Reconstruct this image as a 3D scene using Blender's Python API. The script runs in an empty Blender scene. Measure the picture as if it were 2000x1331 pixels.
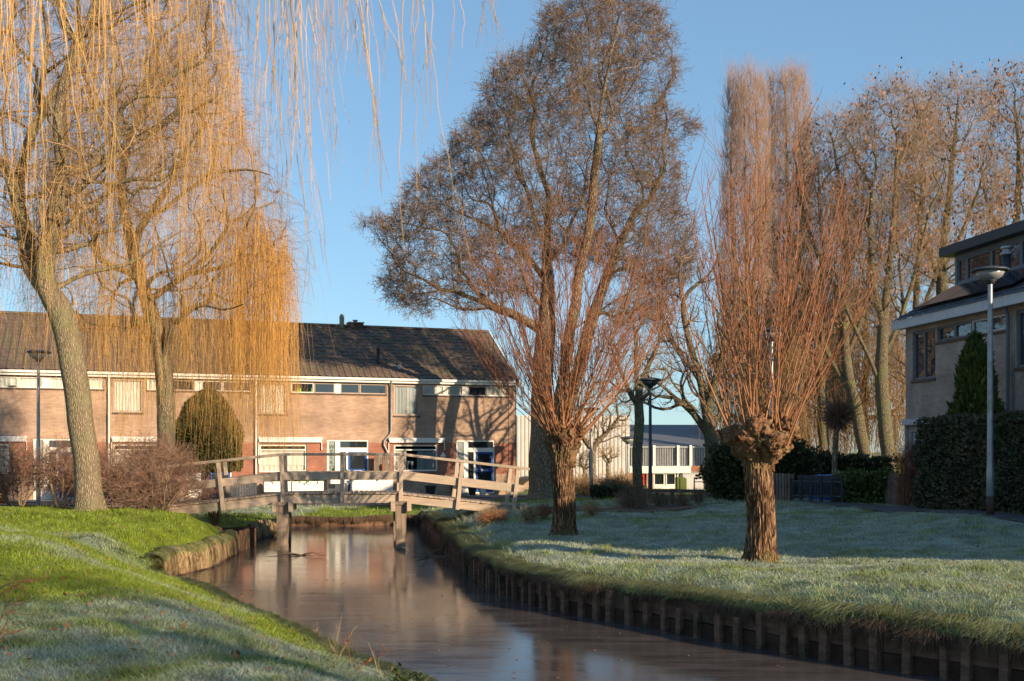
import bpy, math, random
import numpy as np
from mathutils import Vector, geometry
from mathutils.noise import noise as mnoise

# ------------------------------------------------------------------ camera, sky, sun
scene = bpy.context.scene
COL = scene.collection
F = 2100.0            # focal length in px of the 2000 px wide frame
HC = 2.6              # camera height above the water
HY = 882.0            # horizon row
cam_d = bpy.data.cameras.new("camera")
cam = bpy.data.objects.new("camera", cam_d); COL.objects.link(cam)
cam.location = (0, 0, HC)
cam.rotation_euler = (math.radians(90), 0, 0)
cam_d.sensor_width = 36.0
cam_d.lens = F / 2000.0 * 36.0
cam_d.shift_y = (HY - 665.5) / 2000.0
cam_d.clip_end = 2000
cam_d.dof.use_dof = True
cam_d.dof.focus_distance = 20.0
cam_d.dof.aperture_fstop = 4.0
scene.camera = cam

SUN_AZ, SUN_EL = math.radians(50), math.radians(17.5)     # degrees to the right of straight behind the camera
SDIR = Vector((math.sin(SUN_AZ) * math.cos(SUN_EL), -math.cos(SUN_AZ) * math.cos(SUN_EL), math.sin(SUN_EL)))
world = bpy.data.worlds.new("World"); scene.world = world
world.use_nodes = True
wn = world.node_tree.nodes; wl = world.node_tree.links
bg = wn["Background"]
sky = wn.new("ShaderNodeTexSky"); sky.sky_type = 'NISHITA'; sky.sun_disc = False
sky.sun_elevation = SUN_EL
sky.sun_rotation = math.atan2(SDIR.x, SDIR.y)
sky.air_density = 1.0; sky.dust_density = 0.0; sky.ozone_density = 2.0
sg = wn.new("ShaderNodeGamma"); sg.inputs[1].default_value = 0.55          # evens the clear winter sky out towards the horizon
sm = wn.new("ShaderNodeMixRGB"); sm.blend_type = 'MULTIPLY'; sm.inputs[0].default_value = 1.0; sm.inputs[2].default_value = (0.80, 1.12, 1.38, 1)
wl.new(sky.outputs[0], sg.inputs[0]); wl.new(sg.outputs[0], sm.inputs[1]); wl.new(sm.outputs[0], bg.inputs[0]); bg.inputs[1].default_value = 0.15
sun_d = bpy.data.lights.new("sun", 'SUN'); sun_d.energy = 5.0; sun_d.angle = math.radians(0.5)
sun_d.color = (1.0, 0.78, 0.53)
sun = bpy.data.objects.new("sun", sun_d); COL.objects.link(sun)
sun.rotation_euler = (-SDIR).to_track_quat('-Z', 'Y').to_euler()
scene.view_settings.view_transform = 'Standard'
scene.view_settings.look = 'None'
scene.view_settings.exposure = 0.76
scene.view_settings.gamma = 1.0

rng = np.random.default_rng(7)
random.seed(7)

# ------------------------------------------------------------------ helpers
def P(px, py, D):
    return np.array([(px - 1000.0) / F * D, D, HC - (py - HY) / F * D])

def tag(o, label=None, cat=None, group=None, kind=None):
    if label: o["label"] = label
    if cat: o["category"] = cat
    if group: o["group"] = group
    if kind: o["kind"] = kind
    return o

def thing(name, label, cat, loc=(0, 0, 0), rz=0.0, group=None):
    o = bpy.data.objects.new(name, None); COL.objects.link(o)
    o.empty_display_size = 0.2
    o.location = loc; o.rotation_euler = (0, 0, rz)
    return tag(o, label, cat, group)

def mesh_obj(name, V, faces, mats, parent=None, loc=None, smooth=False, mi=None, attrs=None):
    """V (n,3) array; faces: list of arrays each (m,k)"""
    me = bpy.data.meshes.new(name)
    V = np.asarray(V, dtype=np.float32)
    faces = [np.asarray(f, dtype=np.int32) for f in faces if len(f)]
    me.vertices.add(len(V)); me.vertices.foreach_set("co", V.ravel())
    tot = sum(f.size for f in faces); nf = sum(len(f) for f in faces)
    me.loops.add(tot); me.polygons.add(nf)
    li = np.concatenate([f.ravel() for f in faces]) if faces else np.zeros(0, np.int32)
    me.loops.foreach_set("vertex_index", li)
    sizes = np.concatenate([np.full(len(f), f.shape[1], np.int32) for f in faces])
    st = np.zeros(nf, np.int32); st[1:] = np.cumsum(sizes)[:-1]
    me.polygons.foreach_set("loop_start", st)
    if mi is not None: me.polygons.foreach_set("material_index", np.asarray(mi, np.int32))
    me.polygons.foreach_set("use_smooth", np.full(nf, smooth, dtype=bool))
    for m in (mats if isinstance(mats, (list, tuple)) else [mats]): me.materials.append(m)
    if attrs:
        for k, a in attrs.items():
            at = me.attributes.new(k, 'FLOAT', 'POINT'); at.data.foreach_set("value", np.asarray(a, np.float32))
    me.update(calc_edges=True)
    o = bpy.data.objects.new(name, me); COL.objects.link(o)
    if parent: o.parent = parent
    if loc is not None: o.location = loc
    return o

class MB:
    def __init__(s): s.v = []; s.f = []; s.m = []; s.n = 0
    def add(s, V, Fs, mi=0):
        V = [tuple(p) for p in V]
        s.v += V
        for f in Fs: s.f.append(tuple(i + s.n for i in f)); s.m.append(mi)
        s.n += len(V)
    def box(s, x0, x1, y0, y1, z0, z1, mi=0):
        V = [(x0,y0,z0),(x1,y0,z0),(x1,y1,z0),(x0,y1,z0),(x0,y0,z1),(x1,y0,z1),(x1,y1,z1),(x0,y1,z1)]
        s.add(V, [(0,3,2,1),(4,5,6,7),(0,1,5,4),(1,2,6,5),(2,3,7,6),(3,0,4,7)], mi)
    def beam(s, a, b, w, h, up=(0,0,1), mi=0):
        """box along a->b, w sideways, h along up"""
        a = Vector(a); b = Vector(b); d = (b - a).normalized(); up = Vector(up)
        side = d.cross(up).normalized(); u = side.cross(d).normalized()
        V = []
        for p in (a, b):
            for i, j in ((-1,-1),(1,-1),(1,1),(-1,1)): V.append(p + side * (w/2*i) + u * (h/2*j))
        s.add(V, [(0,1,2,3),(7,6,5,4),(0,4,5,1),(1,5,6,2),(2,6,7,3),(3,7,4,0)], mi)
    def prism(s, prof, x0, x1, mi=0):
        """profile list of (y,z) extruded along x"""
        n = len(prof)
        V = [(x0, y, z) for y, z in prof] + [(x1, y, z) for y, z in prof]
        s.add(V, [tuple(range(n))[::-1], tuple(range(n, 2*n))] + [(i, (i+1) % n, (i+1) % n + n, i + n) for i in range(n)], mi)
    def lathe(s, prof, cx=0, cy=0, seg=20, mi=0, cap=True):
        """prof list of (r,z)"""
        V = []; Fs = []
        for r, z in prof:
            for k in range(seg):
                a = 2*math.pi*k/seg; V.append((cx + r*math.cos(a), cy + r*math.sin(a), z))
        for i in range(len(prof)-1):
            for k in range(seg):
                k2 = (k+1) % seg; Fs.append((i*seg+k, i*seg+k2, (i+1)*seg+k2, (i+1)*seg+k))
        if cap:
            Fs.append(tuple(range(seg))[::-1]); Fs.append(tuple((len(prof)-1)*seg + k for k in range(seg)))
        s.add(V, Fs, mi)
    def quad(s, a, b, c, d, mi=0): s.add([a, b, c, d], [(0,1,2,3)], mi)
    def build(s, name, mats, parent=None, smooth=False, loc=None):
        me = bpy.data.meshes.new(name); me.from_pydata(s.v, [], s.f)
        for m in (mats if isinstance(mats, (list, tuple)) else [mats]): me.materials.append(m)
        me.polygons.foreach_set("material_index", s.m)
        if smooth: me.polygons.foreach_set("use_smooth", [True]*len(s.f))
        me.update()
        o = bpy.data.objects.new(name, me); COL.objects.link(o)
        if parent: o.parent = parent
        if loc is not None: o.location = loc
        return o

def bevel(o, w=0.01, seg=1):
    m = o.modifiers.new("bevel", 'BEVEL'); m.width = w; m.segments = seg; m.limit_method = 'ANGLE'; return o

# ---- materials
def mk(name, c1, c2=None, scale=5.0, rough=0.8, bump=0.0, bscale=None, stretch=(1,1,1), metal=0.0, spec=0.3, island=0.0, c3=None, s3=1.0, bstretch=None, detail=6.0, bdist=0.02):
    m = bpy.data.materials.new(name); m.use_nodes = True
    N = m.node_tree.nodes; L = m.node_tree.links; b = N["Principled BSDF"]
    b.inputs["Roughness"].default_value = rough; b.inputs["Metallic"].default_value = metal
    b.inputs["Specular IOR Level"].default_value = spec
    tc = N.new("ShaderNodeTexCoord")
    def tex(sc, st, det=6.0):
        mp = N.new("ShaderNodeMapping"); mp.inputs["Scale"].default_value = st
        L.new(tc.outputs["Object"], mp.inputs[0])
        t = N.new("ShaderNodeTexNoise"); t.inputs["Scale"].default_value = sc; t.inputs["Detail"].default_value = det
        t.inputs["Roughness"].default_value = 0.6
        L.new(mp.outputs[0], t.inputs["Vector"]); return t
    col = None
    if c2 is not None:
        t = tex(scale, stretch, detail)
        r = N.new("ShaderNodeValToRGB"); r.color_ramp.elements[0].position = 0.36; r.color_ramp.elements[1].position = 0.64
        r.color_ramp.elements[0].color = (*c1, 1); r.color_ramp.elements[1].color = (*c2, 1)
        L.new(t.outputs[0], r.inputs[0]); col = r.outputs[0]
        if c3 is not None:
            t3 = tex(s3, (1,1,1), 5.0); r3 = N.new("ShaderNodeValToRGB")
            r3.color_ramp.elements[0].position = 0.5; r3.color_ramp.elements[1].position = 0.66
            L.new(t3.outputs[0], r3.inputs[0])
            mx = N.new("ShaderNodeMixRGB"); mx.inputs[2].default_value = (*c3, 1)
            L.new(r3.outputs[0], mx.inputs[0]); L.new(col, mx.inputs[1]); col = mx.outputs[0]
    if island > 0:
        g = N.new("ShaderNodeNewGeometry"); mr = N.new("ShaderNodeMapRange")
        mr.inputs[3].default_value = 1 - island; mr.inputs[4].default_value = 1 + island
        L.new(g.outputs["Random Per Island"], mr.inputs[0])
        hs = N.new("ShaderNodeHueSaturation"); L.new(mr.outputs[0], hs.inputs["Value"])
        if col is not None: L.new(col, hs.inputs["Color"])
        else: hs.inputs["Color"].default_value = (*c1, 1)
        col = hs.outputs[0]
    if col is not None: L.new(col, b.inputs["Base Color"])
    else: b.inputs["Base Color"].default_value = (*c1, 1)
    if bump > 0:
        tb = tex(bscale or scale*3, bstretch or stretch, 8.0)
        bp = N.new("ShaderNodeBump"); bp.inputs["Strength"].default_value = bump; bp.inputs["Distance"].default_value = bdist
        L.new(tb.outputs[0], bp.inputs["Height"]); L.new(bp.outputs[0], b.inputs["Normal"])
    return m

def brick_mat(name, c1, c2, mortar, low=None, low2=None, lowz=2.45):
    m = bpy.data.materials.new(name); m.use_nodes = True
    N = m.node_tree.nodes; L = m.node_tree.links; b = N["Principled BSDF"]
    b.inputs["Roughness"].default_value = 0.9; b.inputs["Specular IOR Level"].default_value = 0.15
    tc = N.new("ShaderNodeTexCoord"); sp = N.new("ShaderNodeSeparateXYZ"); L.new(tc.outputs["Object"], sp.inputs[0])
    ad = N.new("ShaderNodeMath"); ad.operation = 'ADD'; L.new(sp.outputs[0], ad.inputs[0]); L.new(sp.outputs[1], ad.inputs[1])
    cb = N.new("ShaderNodeCombineXYZ"); L.new(ad.outputs[0], cb.inputs[0]); L.new(sp.outputs[2], cb.inputs[1])
    def bt(a, c, mo):
        t = N.new("ShaderNodeTexBrick"); t.inputs["Scale"].default_value = 1.0
        t.inputs["Brick Width"].default_value = 0.22; t.inputs["Row Height"].default_value = 0.0625
        t.inputs["Mortar Size"].default_value = 0.006; t.inputs["Mortar Smooth"].default_value = 0.3
        t.inputs["Color1"].default_value = (*a, 1); t.inputs["Color2"].default_value = (*c, 1); t.inputs["Mortar"].default_value = (*mo, 1)
        L.new(cb.outputs[0], t.inputs["Vector"]); return t
    t = bt(c1, c2, mortar); col = t.outputs[0]
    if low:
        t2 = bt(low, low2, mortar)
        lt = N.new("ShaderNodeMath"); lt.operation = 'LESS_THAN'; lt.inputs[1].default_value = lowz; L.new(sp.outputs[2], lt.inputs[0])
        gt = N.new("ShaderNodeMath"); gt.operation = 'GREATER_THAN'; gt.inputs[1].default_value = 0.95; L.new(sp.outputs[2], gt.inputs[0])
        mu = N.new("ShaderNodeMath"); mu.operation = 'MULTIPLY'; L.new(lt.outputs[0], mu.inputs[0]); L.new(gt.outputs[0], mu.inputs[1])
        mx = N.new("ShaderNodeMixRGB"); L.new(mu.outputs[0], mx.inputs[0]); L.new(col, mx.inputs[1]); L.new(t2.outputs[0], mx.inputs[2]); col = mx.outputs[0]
    no = N.new("ShaderNodeTexNoise"); no.inputs["Scale"].default_value = 1.3; no.inputs["Detail"].default_value = 7; L.new(tc.outputs["Object"], no.inputs["Vector"])
    mr = N.new("ShaderNodeMapRange"); mr.inputs[1].default_value = 0.3; mr.inputs[2].default_value = 0.7; mr.inputs[3].default_value = 0.72; mr.inputs[4].default_value = 1.22; L.new(no.outputs[0], mr.inputs[0])
    hs = N.new("ShaderNodeHueSaturation"); L.new(col, hs.inputs["Color"]); L.new(mr.outputs[0], hs.inputs["Value"])
    L.new(hs.outputs[0], b.inputs["Base Color"])
    bp = N.new("ShaderNodeBump"); bp.inputs["Strength"].default_value = 0.5; bp.inputs["Distance"].default_value = 0.01; bp.invert = True
    L.new(t.outputs["Fac"], bp.inputs["Height"]); L.new(bp.outputs[0], b.inputs["Normal"])
    return m

def glass_mat(name, c=(0.02,0.025,0.03), rough=0.03):
    m = mk(name, c, rough=rough, spec=0.9)
    m.node_tree.nodes["Principled BSDF"].inputs["IOR"].default_value = 1.6
    N = m.node_tree.nodes; L = m.node_tree.links
    t = N.new("ShaderNodeTexNoise"); t.inputs["Scale"].default_value = 1.7
    tc = N.new("ShaderNodeTexCoord"); L.new(tc.outputs["Object"], t.inputs["Vector"])
    bp = N.new("ShaderNodeBump"); bp.inputs["Strength"].default_value = 0.06; bp.inputs["Distance"].default_value = 0.05
    L.new(t.outputs[0], bp.inputs["Height"]); L.new(bp.outputs[0], N["Principled BSDF"].inputs["Normal"])
    return m

M = {}
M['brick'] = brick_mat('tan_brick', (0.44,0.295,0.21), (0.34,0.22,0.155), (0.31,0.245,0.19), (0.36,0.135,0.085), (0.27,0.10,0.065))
M['brick2'] = brick_mat('grey_brick', (0.42,0.34,0.28), (0.33,0.265,0.22), (0.34,0.30,0.27))
M['white'] = mk('white_paint', (0.80,0.77,0.70), (0.72,0.68,0.60), 3, 0.45, 0.05, 30)
M['white_clad'] = mk('white_board', (0.82,0.78,0.72), (0.74,0.70,0.63), 2, 0.5)
M['grey_paint'] = mk('grey_paint', (0.055,0.062,0.075), rough=0.4)
M['pale_fascia'] = mk('pale_fascia', (0.52,0.53,0.55), (0.46,0.47,0.50), 3, 0.5)
M['slate_frame'] = mk('slate_blue_frame', (0.12,0.145,0.175), rough=0.4)
M['dark_fascia'] = mk('dark_fascia', (0.035,0.04,0.05), rough=0.45)
M['brown_frame'] = mk('taupe_frame', (0.42,0.33,0.27), (0.36,0.28,0.23), 4, 0.55)
M['sill'] = mk('dark_sill', (0.10,0.065,0.05), (0.07,0.05,0.04), 6, 0.6)
M['blue'] = mk('blue_paint', (0.015,0.075,0.30), (0.012,0.06,0.25), 4, 0.35)
M['red'] = mk('red_paint', (0.50,0.03,0.02), (0.42,0.025,0.02), 4, 0.4)
M['glass'] = glass_mat('window_glass')
M['glass_r'] = glass_mat('mirror_glass', (0.03,0.04,0.05), 0.01)
M['frost_glass'] = mk('frosted_glass', (0.22,0.25,0.24), (0.26,0.29,0.28), 3, 0.5)
M['curtain'] = mk('white_curtain', (0.72,0.68,0.62), (0.58,0.54,0.50), 9, 0.35, 0.5, 20, (1,1,0.03), spec=0.5)
M['blinds'] = mk('grey_blinds', (0.50,0.52,0.52), (0.30,0.32,0.33), 14, 0.35, 0.3, 20, (1,1,0.01), spec=0.5)
M['tile'] = mk('brown_pantile', (0.105,0.072,0.056), (0.155,0.11,0.085), 1.6, 0.8, 0.3, 40, island=0.0, c3=(0.12,0.10,0.06), s3=0.9)
M['tile_dark'] = mk('slate_tile', (0.035,0.04,0.05), (0.055,0.06,0.07), 3, 0.55, 0.3, 30)
M['panel'] = mk('solar_panel', (0.008,0.011,0.022), rough=0.15, spec=0.6)
M['metal'] = mk('galvanised', (0.42,0.42,0.42), (0.33,0.33,0.34), 5, 0.45, metal=0.7)
M['lampmetal'] = mk('lamp_post_grey', (0.34,0.36,0.38), (0.27,0.29,0.30), 3, 0.4, metal=0.5, c3=(0.18,0.20,0.16), s3=1.5)
M['lampdark'] = mk('lamp_post_dark', (0.05,0.06,0.075), (0.07,0.08,0.09), 3, 0.5, metal=0.3)
M['bowl'] = mk('lamp_bowl', (0.30,0.31,0.31), (0.24,0.25,0.25), 5, 0.25, spec=0.6)
M['rust'] = mk('rusty_steel', (0.09,0.05,0.035), (0.05,0.03,0.025), 8, 0.8)
M['dark'] = mk('dark_plastic', (0.02,0.021,0.024), rough=0.5)
M['pot_white'] = mk('white_pot', (0.7,0.7,0.68), (0.6,0.6,0.58), 5, 0.5)
M['terracotta'] = mk('terracotta', (0.25,0.10,0.06), (0.2,0.08,0.05), 6, 0.8)
M['wood'] = mk('weathered_wood', (0.45,0.35,0.265), (0.31,0.235,0.175), 4, 0.85, 0.5, 22, (0.35,8,8), island=0.14, c3=(0.27,0.24,0.17), s3=0.8)
M['woodv'] = mk('weathered_wood_post', (0.48,0.38,0.285), (0.34,0.26,0.195), 4, 0.85, 0.5, 22, (8,8,0.35), island=0.12)
M['pile'] = mk('wet_pile', (0.30,0.225,0.165), (0.17,0.125,0.09), 3, 0.8, 0.6, 18, (7,7,0.3), c3=(0.05,0.045,0.035), s3=1.5)
M['board'] = mk('revetment_board', (0.22,0.12,0.075), (0.11,0.06,0.04), 4, 0.95, 0.5, 14, (1,1,3), c3=(0.035,0.04,0.02), s3=2)
M['board_wet'] = mk('wet_revetment_board', (0.10,0.055,0.038), (0.05,0.03,0.02), 4, 0.9, 0.4, 14, spec=.1)
M['concrete'] = mk('concrete', (0.36,0.31,0.23), (0.28,0.24,0.18), 6, 0.9, 0.4, 30)
M['yew'] = mk('yew_leaf', (0.03,0.042,0.013), (0.06,0.065,0.02), 2.5, 0.6, island=0.45)
M['hedge'] = mk('hedge_leaf', (0.030,0.042,0.018), (0.055,0.060,0.028), 1.2, 0.7, island=0.5, c3=(0.09,0.06,0.035), s3=0.7)
M['conifer'] = mk('conifer_leaf', (0.045,0.065,0.012), (0.085,0.10,0.02), 1.5, 0.6, island=0.4)
M['ivy'] = mk('ivy_leaf', (0.045,0.075,0.018), (0.09,0.12,0.03), 2.5, 0.5, island=0.4)
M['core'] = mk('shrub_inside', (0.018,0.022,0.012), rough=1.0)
M['soil'] = mk('leaf_litter_soil', (0.075,0.048,0.034), (0.14,0.085,0.055), 7, 1.0, 0.9, 30, c3=(0.20,0.11,0.06), s3=9)
M['paving'] = mk('grey_paving', (0.20,0.185,0.18), (0.27,0.25,0.24), 4, 0.85, 0.2, 30)
M['asphalt'] = mk('asphalt_path', (0.06,0.058,0.062), (0.10,0.095,0.10), 3, 0.8, 0.4, 60)
M['tarp'] = mk('blue_tarp', (0.01,0.13,0.55), rough=0.4)
M['corrug'] = mk('pale_cladding', (0.56,0.54,0.51), (0.48,0.47,0.45), 2, 0.5)
M['slate_roof'] = mk('hall_roof', (0.10,0.11,0.125), (0.13,0.14,0.155), 1, 0.6)
M['greencloth'] = mk('green_screen', (0.10,0.13,0.03), rough=0.8)
M['lime'] = mk('lime_figurine', (0.25,0.60,0.02), rough=0.4)

def bark(name, c1, c2, c3, stretch=(9,9,1.2), s=2.2, bump=1.0, s3=1.3, bdist=0.03):
    """bark with long running furrows"""
    m = bpy.data.materials.new(name); m.use_nodes = True
    N = m.node_tree.nodes; L = m.node_tree.links; b = N["Principled BSDF"]
    b.inputs["Roughness"].default_value = 0.95; b.inputs["Specular IOR Level"].default_value = 0.12
    tc = N.new("ShaderNodeTexCoord"); mp = N.new("ShaderNodeMapping"); mp.inputs["Scale"].default_value = stretch
    wob = N.new("ShaderNodeTexNoise"); wob.inputs["Scale"].default_value = 3.0; L.new(tc.outputs["Object"], wob.inputs["Vector"])
    vm = N.new("ShaderNodeVectorMath"); vm.operation = 'MULTIPLY_ADD'; L.new(wob.outputs["Color"], vm.inputs[0]); vm.inputs[1].default_value = (0.10,0.10,0.10); L.new(tc.outputs["Object"], vm.inputs[2])
    L.new(vm.outputs[0], mp.inputs[0])
    vo = N.new("ShaderNodeTexVoronoi"); vo.feature = 'DISTANCE_TO_EDGE'; vo.inputs["Scale"].default_value = s; L.new(mp.outputs[0], vo.inputs["Vector"])
    no = N.new("ShaderNodeTexNoise"); no.inputs["Scale"].default_value = s*2.5; no.inputs["Detail"].default_value = 8; L.new(mp.outputs[0], no.inputs["Vector"])
    r0 = N.new("ShaderNodeMapRange"); r0.inputs[1].default_value = 0.0; r0.inputs[2].default_value = 0.28; L.new(vo.outputs["Distance"], r0.inputs[0])
    mul = N.new("ShaderNodeMath"); mul.operation = 'MULTIPLY_ADD'; L.new(no.outputs[0], mul.inputs[0]); mul.inputs[1].default_value = 0.9; L.new(r0.outputs[0], mul.inputs[2])
    rp = N.new("ShaderNodeValToRGB"); rp.color_ramp.elements[0].position = 0.35; rp.color_ramp.elements[1].position = 1.25/1.9
    rp.color_ramp.elements[0].color = (*c1, 1); rp.color_ramp.elements[1].color = (*c2, 1)
    dv = N.new("ShaderNodeMath"); dv.operation = 'DIVIDE'; dv.inputs[1].default_value = 1.9; L.new(mul.outputs[0], dv.inputs[0]); L.new(dv.outputs[0], rp.inputs[0])
    n3 = N.new("ShaderNodeTexNoise"); n3.inputs["Scale"].default_value = s3; n3.inputs["Detail"].default_value = 5; L.new(tc.outputs["Object"], n3.inputs["Vector"])
    r3 = N.new("ShaderNodeMapRange"); r3.inputs[1].default_value = 0.5; r3.inputs[2].default_value = 0.68; L.new(n3.outputs[0], r3.inputs[0])
    mx = N.new("ShaderNodeMixRGB"); mx.inputs[2].default_value = (*c3, 1); L.new(r3.outputs[0], mx.inputs[0]); L.new(rp.outputs[0], mx.inputs[1]); L.new(mx.outputs[0], b.inputs["Base Color"])
    bp = N.new("ShaderNodeBump"); bp.inputs["Strength"].default_value = bump; bp.inputs["Distance"].default_value = bdist
    L.new(mul.outputs[0], bp.inputs["Height"]); L.new(bp.outputs[0], b.inputs["Normal"])
    return m
M['bark_willow'] = bark('willow_bark', (0.20,0.15,0.095), (0.34,0.27,0.175), (0.24,0.22,0.12), (8,8,1.6), 3.6, .9, 1.3, .03)
M['bark_pollard'] = bark('pollard_bark', (0.10,0.055,0.030), (0.36,0.215,0.125), (0.22,0.17,0.07), (11,11,.9), 2.2, 1.0, 1.3, 0.05)
M['bark_head'] = mk('pollard_knuckle_bark', (0.05,0.026,0.015), (0.25,0.13,0.07), 9, 0.95, 1.0, 20, (1,1,.55), c3=(0.22,0.15,0.08), s3=3, bdist=.04, spec=.1)
M['bark_alder'] = bark('alder_bark', (0.13,0.095,0.065), (0.30,0.225,0.155), (0.18,0.17,0.09), (6,6,2))
M['bark_moss'] = bark('mossy_bark', (0.10,0.085,0.055), (0.24,0.195,0.13), (0.17,0.165,0.075), (7,7,1.6), 3.0)
M['twig_willow'] = mk('willow_withe', (0.64,0.355,0.09), rough=0.5, island=0.28, spec=0.4)
M['twig_willow2'] = mk('willow_branchlet', (0.30,0.18,0.085), rough=0.7, island=0.35)
M['twig_pollard'] = mk('pollard_shoot', (0.29,0.13,0.055), rough=0.6, island=0.25, spec=0.35)
M['twig_pollard2'] = mk('pollard_side_twig', (0.23,0.095,0.048), rough=0.7, island=0.25)
M['twig_alder'] = mk('alder_twig', (0.20,0.135,0.085), rough=0.8, island=0.3)
M['cone'] = mk('alder_cone', (0.26,0.14,0.065), rough=0.8, island=0.45)
M['twig_bg'] = mk('bare_twig', (0.29,0.195,0.12), rough=0.8, island=0.3)
M['twig_poplar'] = mk('poplar_twig', (0.33,0.205,0.13), rough=0.8, island=0.25)
M['twig_tan'] = mk('tan_twig', (0.36,0.24,0.13), rough=0.8, island=0.3)
M['twig_bush'] = mk('bush_twig', (0.24,0.14,0.095), rough=0.8, island=0.35)
M['stem_bush'] = mk('bush_stem', (0.24,0.18,0.11), (0.15,0.11,0.07), 6, 0.9)
M['dryleaf'] = mk('dead_leaf', (0.26,0.12,0.055), rough=0.8, island=0.45)
M['straw'] = mk('dry_bank_grass', (0.26,0.18,0.09), (0.46,0.34,0.18), 7, 0.9, island=0.6)
M['straw_brown_shade'] = mk('brown_shade_bank_grass', (0.10,0.065,0.038), rough=0.9, island=0.35)  # brown dead grass; on the far bank its dark tone stands for shade

# ------------------------------------------------------------------ terrain
LEFT = [(30,-25),(18,-11),(12,-4),(6,2.5),(3,5.5),(.9,8),(-.84,10.5),(-1.72,12),(-2.8,13.86),(-3.6,15.3),(-4.87,17.6),(-6,19.4),(-7,21),
        (-7.1,22.4),(-6.8,24),(-6.95,26),(-7.15,27.7),(-8.05,28.0),(-8.0,29.6),(-7.45,30.2),(-7.6,32.0),(-7.2,33.5),(-7.5,34.6),(-9,35.2),(-14,35.0),(-30,34),(-60,33)]
FAR = [(-60,36),(-30,37),(-14,37.4),(-8,37.6),(-5.5,37.5),(-3.4,38.2)]
RIGHT = [(-2.95,36.5),(-2.3,32.5),(-1.75,28.3),(-1.19,25),(-.7,22),(0,19.3),(.71,17.7),(1.08,17.06),(1.76,16.4),(2.4,15.5),(3.08,14.6),(3.92,13.5),(5,12.4),
         (7,10.2),(10,7),(15,2),(22,-6),(36,-22)]
def resample(pts, step):
    out = []
    for (a, b) in zip(pts[:-1], pts[1:]):
        a = np.array(a, float); b = np.array(b, float); n = max(1, int(np.linalg.norm(b-a)/step))
        if np.linalg.norm((a+b)/2 - np.array([0,20])) > 30: n = max(1, int(np.linalg.norm(b-a)/4))
        for i in range(n): out.append(a + (b-a)*i/n)
    out.append(np.array(pts[-1], float)); return out
hole = resample(LEFT + FAR + RIGHT + [(30.01,-25)], 0.3)[:-1]
hole = np.array(hole)
# small irregularity of the bank line
for i in range(len(hole)):
    if hole[i,1] > 0 and hole[i,0] > -20:
        hole[i,0] += 0.07*mnoise(Vector((hole[i,0]*2, hole[i,1]*2, 0.3))); hole[i,1] += 0.05*mnoise(Vector((hole[i,0]*2, hole[i,1]*2, 5.3)))
HA = hole; HB = np.roll(hole, -1, axis=0)

def in_water(x, y):
    x = np.asarray(x); y = np.asarray(y); c = np.zeros(x.shape, bool)
    for a, b in zip(HA, HB):
        if a[1] == b[1]: continue
        k = ((a[1] > y) != (b[1] > y)) & (x < (b[0]-a[0])*(y-a[1])/(b[1]-a[1]) + a[0])
        c ^= k
    return c
def bank_dist(x, y):
    d = np.full(np.shape(x), 1e9)
    for a, b in zip(HA, HB):
        e = b-a; L2 = (e**2).sum()
        t = np.clip(((x-a[0])*e[0] + (y-a[1])*e[1])/L2, 0, 1)
        d = np.minimum(d, (x-a[0]-t*e[0])**2 + (y-a[1]-t*e[1])**2)
    return np.sqrt(d)
CP = np.array([(-10.2,26,1.14),(-11.9,25,1.25),(-14,24,1.3),(-5,8,1.05),(-8,12,1.15),(-9,18,1.15),(-7.2,15,.85),(-8.8,22,.95),(-3,6,1.0),(0,0,1.0),(3,2,.8),
    (-20,20,1.3),(-20,28,1.15),(-20,35,.9),(-12,33,.8),(-9.2,33,.6),(-9.6,28,1.12),(-8.6,30.5,.7),(-15,38,.6),(-14,43,.5),(-21,42,.55),
    (.6,29.2,1.02),(4.16,18,.77),(1.12,23.5,.74),(8,16,.95),(12,14,1.2),(10.2,23,1.22),(14,25,1.3),(6,25,.98),(3,27,.92),(8,30,1.12),(14,34,1.25),(6,36,.9),(1,36,.6),(2.5,31,.92),
    (-5,42,.36),(0,48,.5),(-8,48,.52),(10,48,.7),(10,58,.45),(3,58,.4),(18,58,.55),(0,66,.4),(8,70,.4),(20,80,.6),(0,100,.5),(50,50,1),(-50,50,.6),(8,11,.8),(14,6,1.0),(20,0,1.1),(15,-10,1),(-20,-10,1.2),(5,22,.86),(2,19.5,.68),(-30,200,.6),(60,200,.6),(0,300,.5)])
def gz_raw(x, y):
    x = np.asarray(x, float); y = np.asarray(y, float)
    num = np.zeros(x.shape); den = np.zeros(x.shape)
    for cx, cy, cz in CP:
        w = 1.0/(((x-cx)**2+(y-cy)**2)+0.6)**1.7; num += w*cz; den += w
    z = num/den
    d = bank_dist(x, y)
    edge = np.where((y < 20.5) & (x < -3 + (20-y)*0.9) & (x < 14-y), 0.30, 0.5)
    edge = np.where((y > 34.3) & (x < -3.1), 0.30, edge)
    w_ = np.where(edge < 0.4, 2.4, 1.1)
    t = np.clip(d/w_, 0, 1); t = t*t*(3-2*t)
    z = edge + (z-edge)*t
    z += 0.03*np.sin(x*1.7+y*.9)*np.sin(y*1.3-x*.6) + 0.018*np.sin(x*4.1+1)*np.sin(y*3.7+2)
    return z, d
GX = np.arange(-34, 34.01, 0.2); GY = np.arange(-2, 64.01, 0.2)
gxx, gyy = np.meshgrid(GX, GY, indexing='ij')
GZ, GD = gz_raw(gxx, gyy)
GW = in_water(gxx, gyy)
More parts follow.
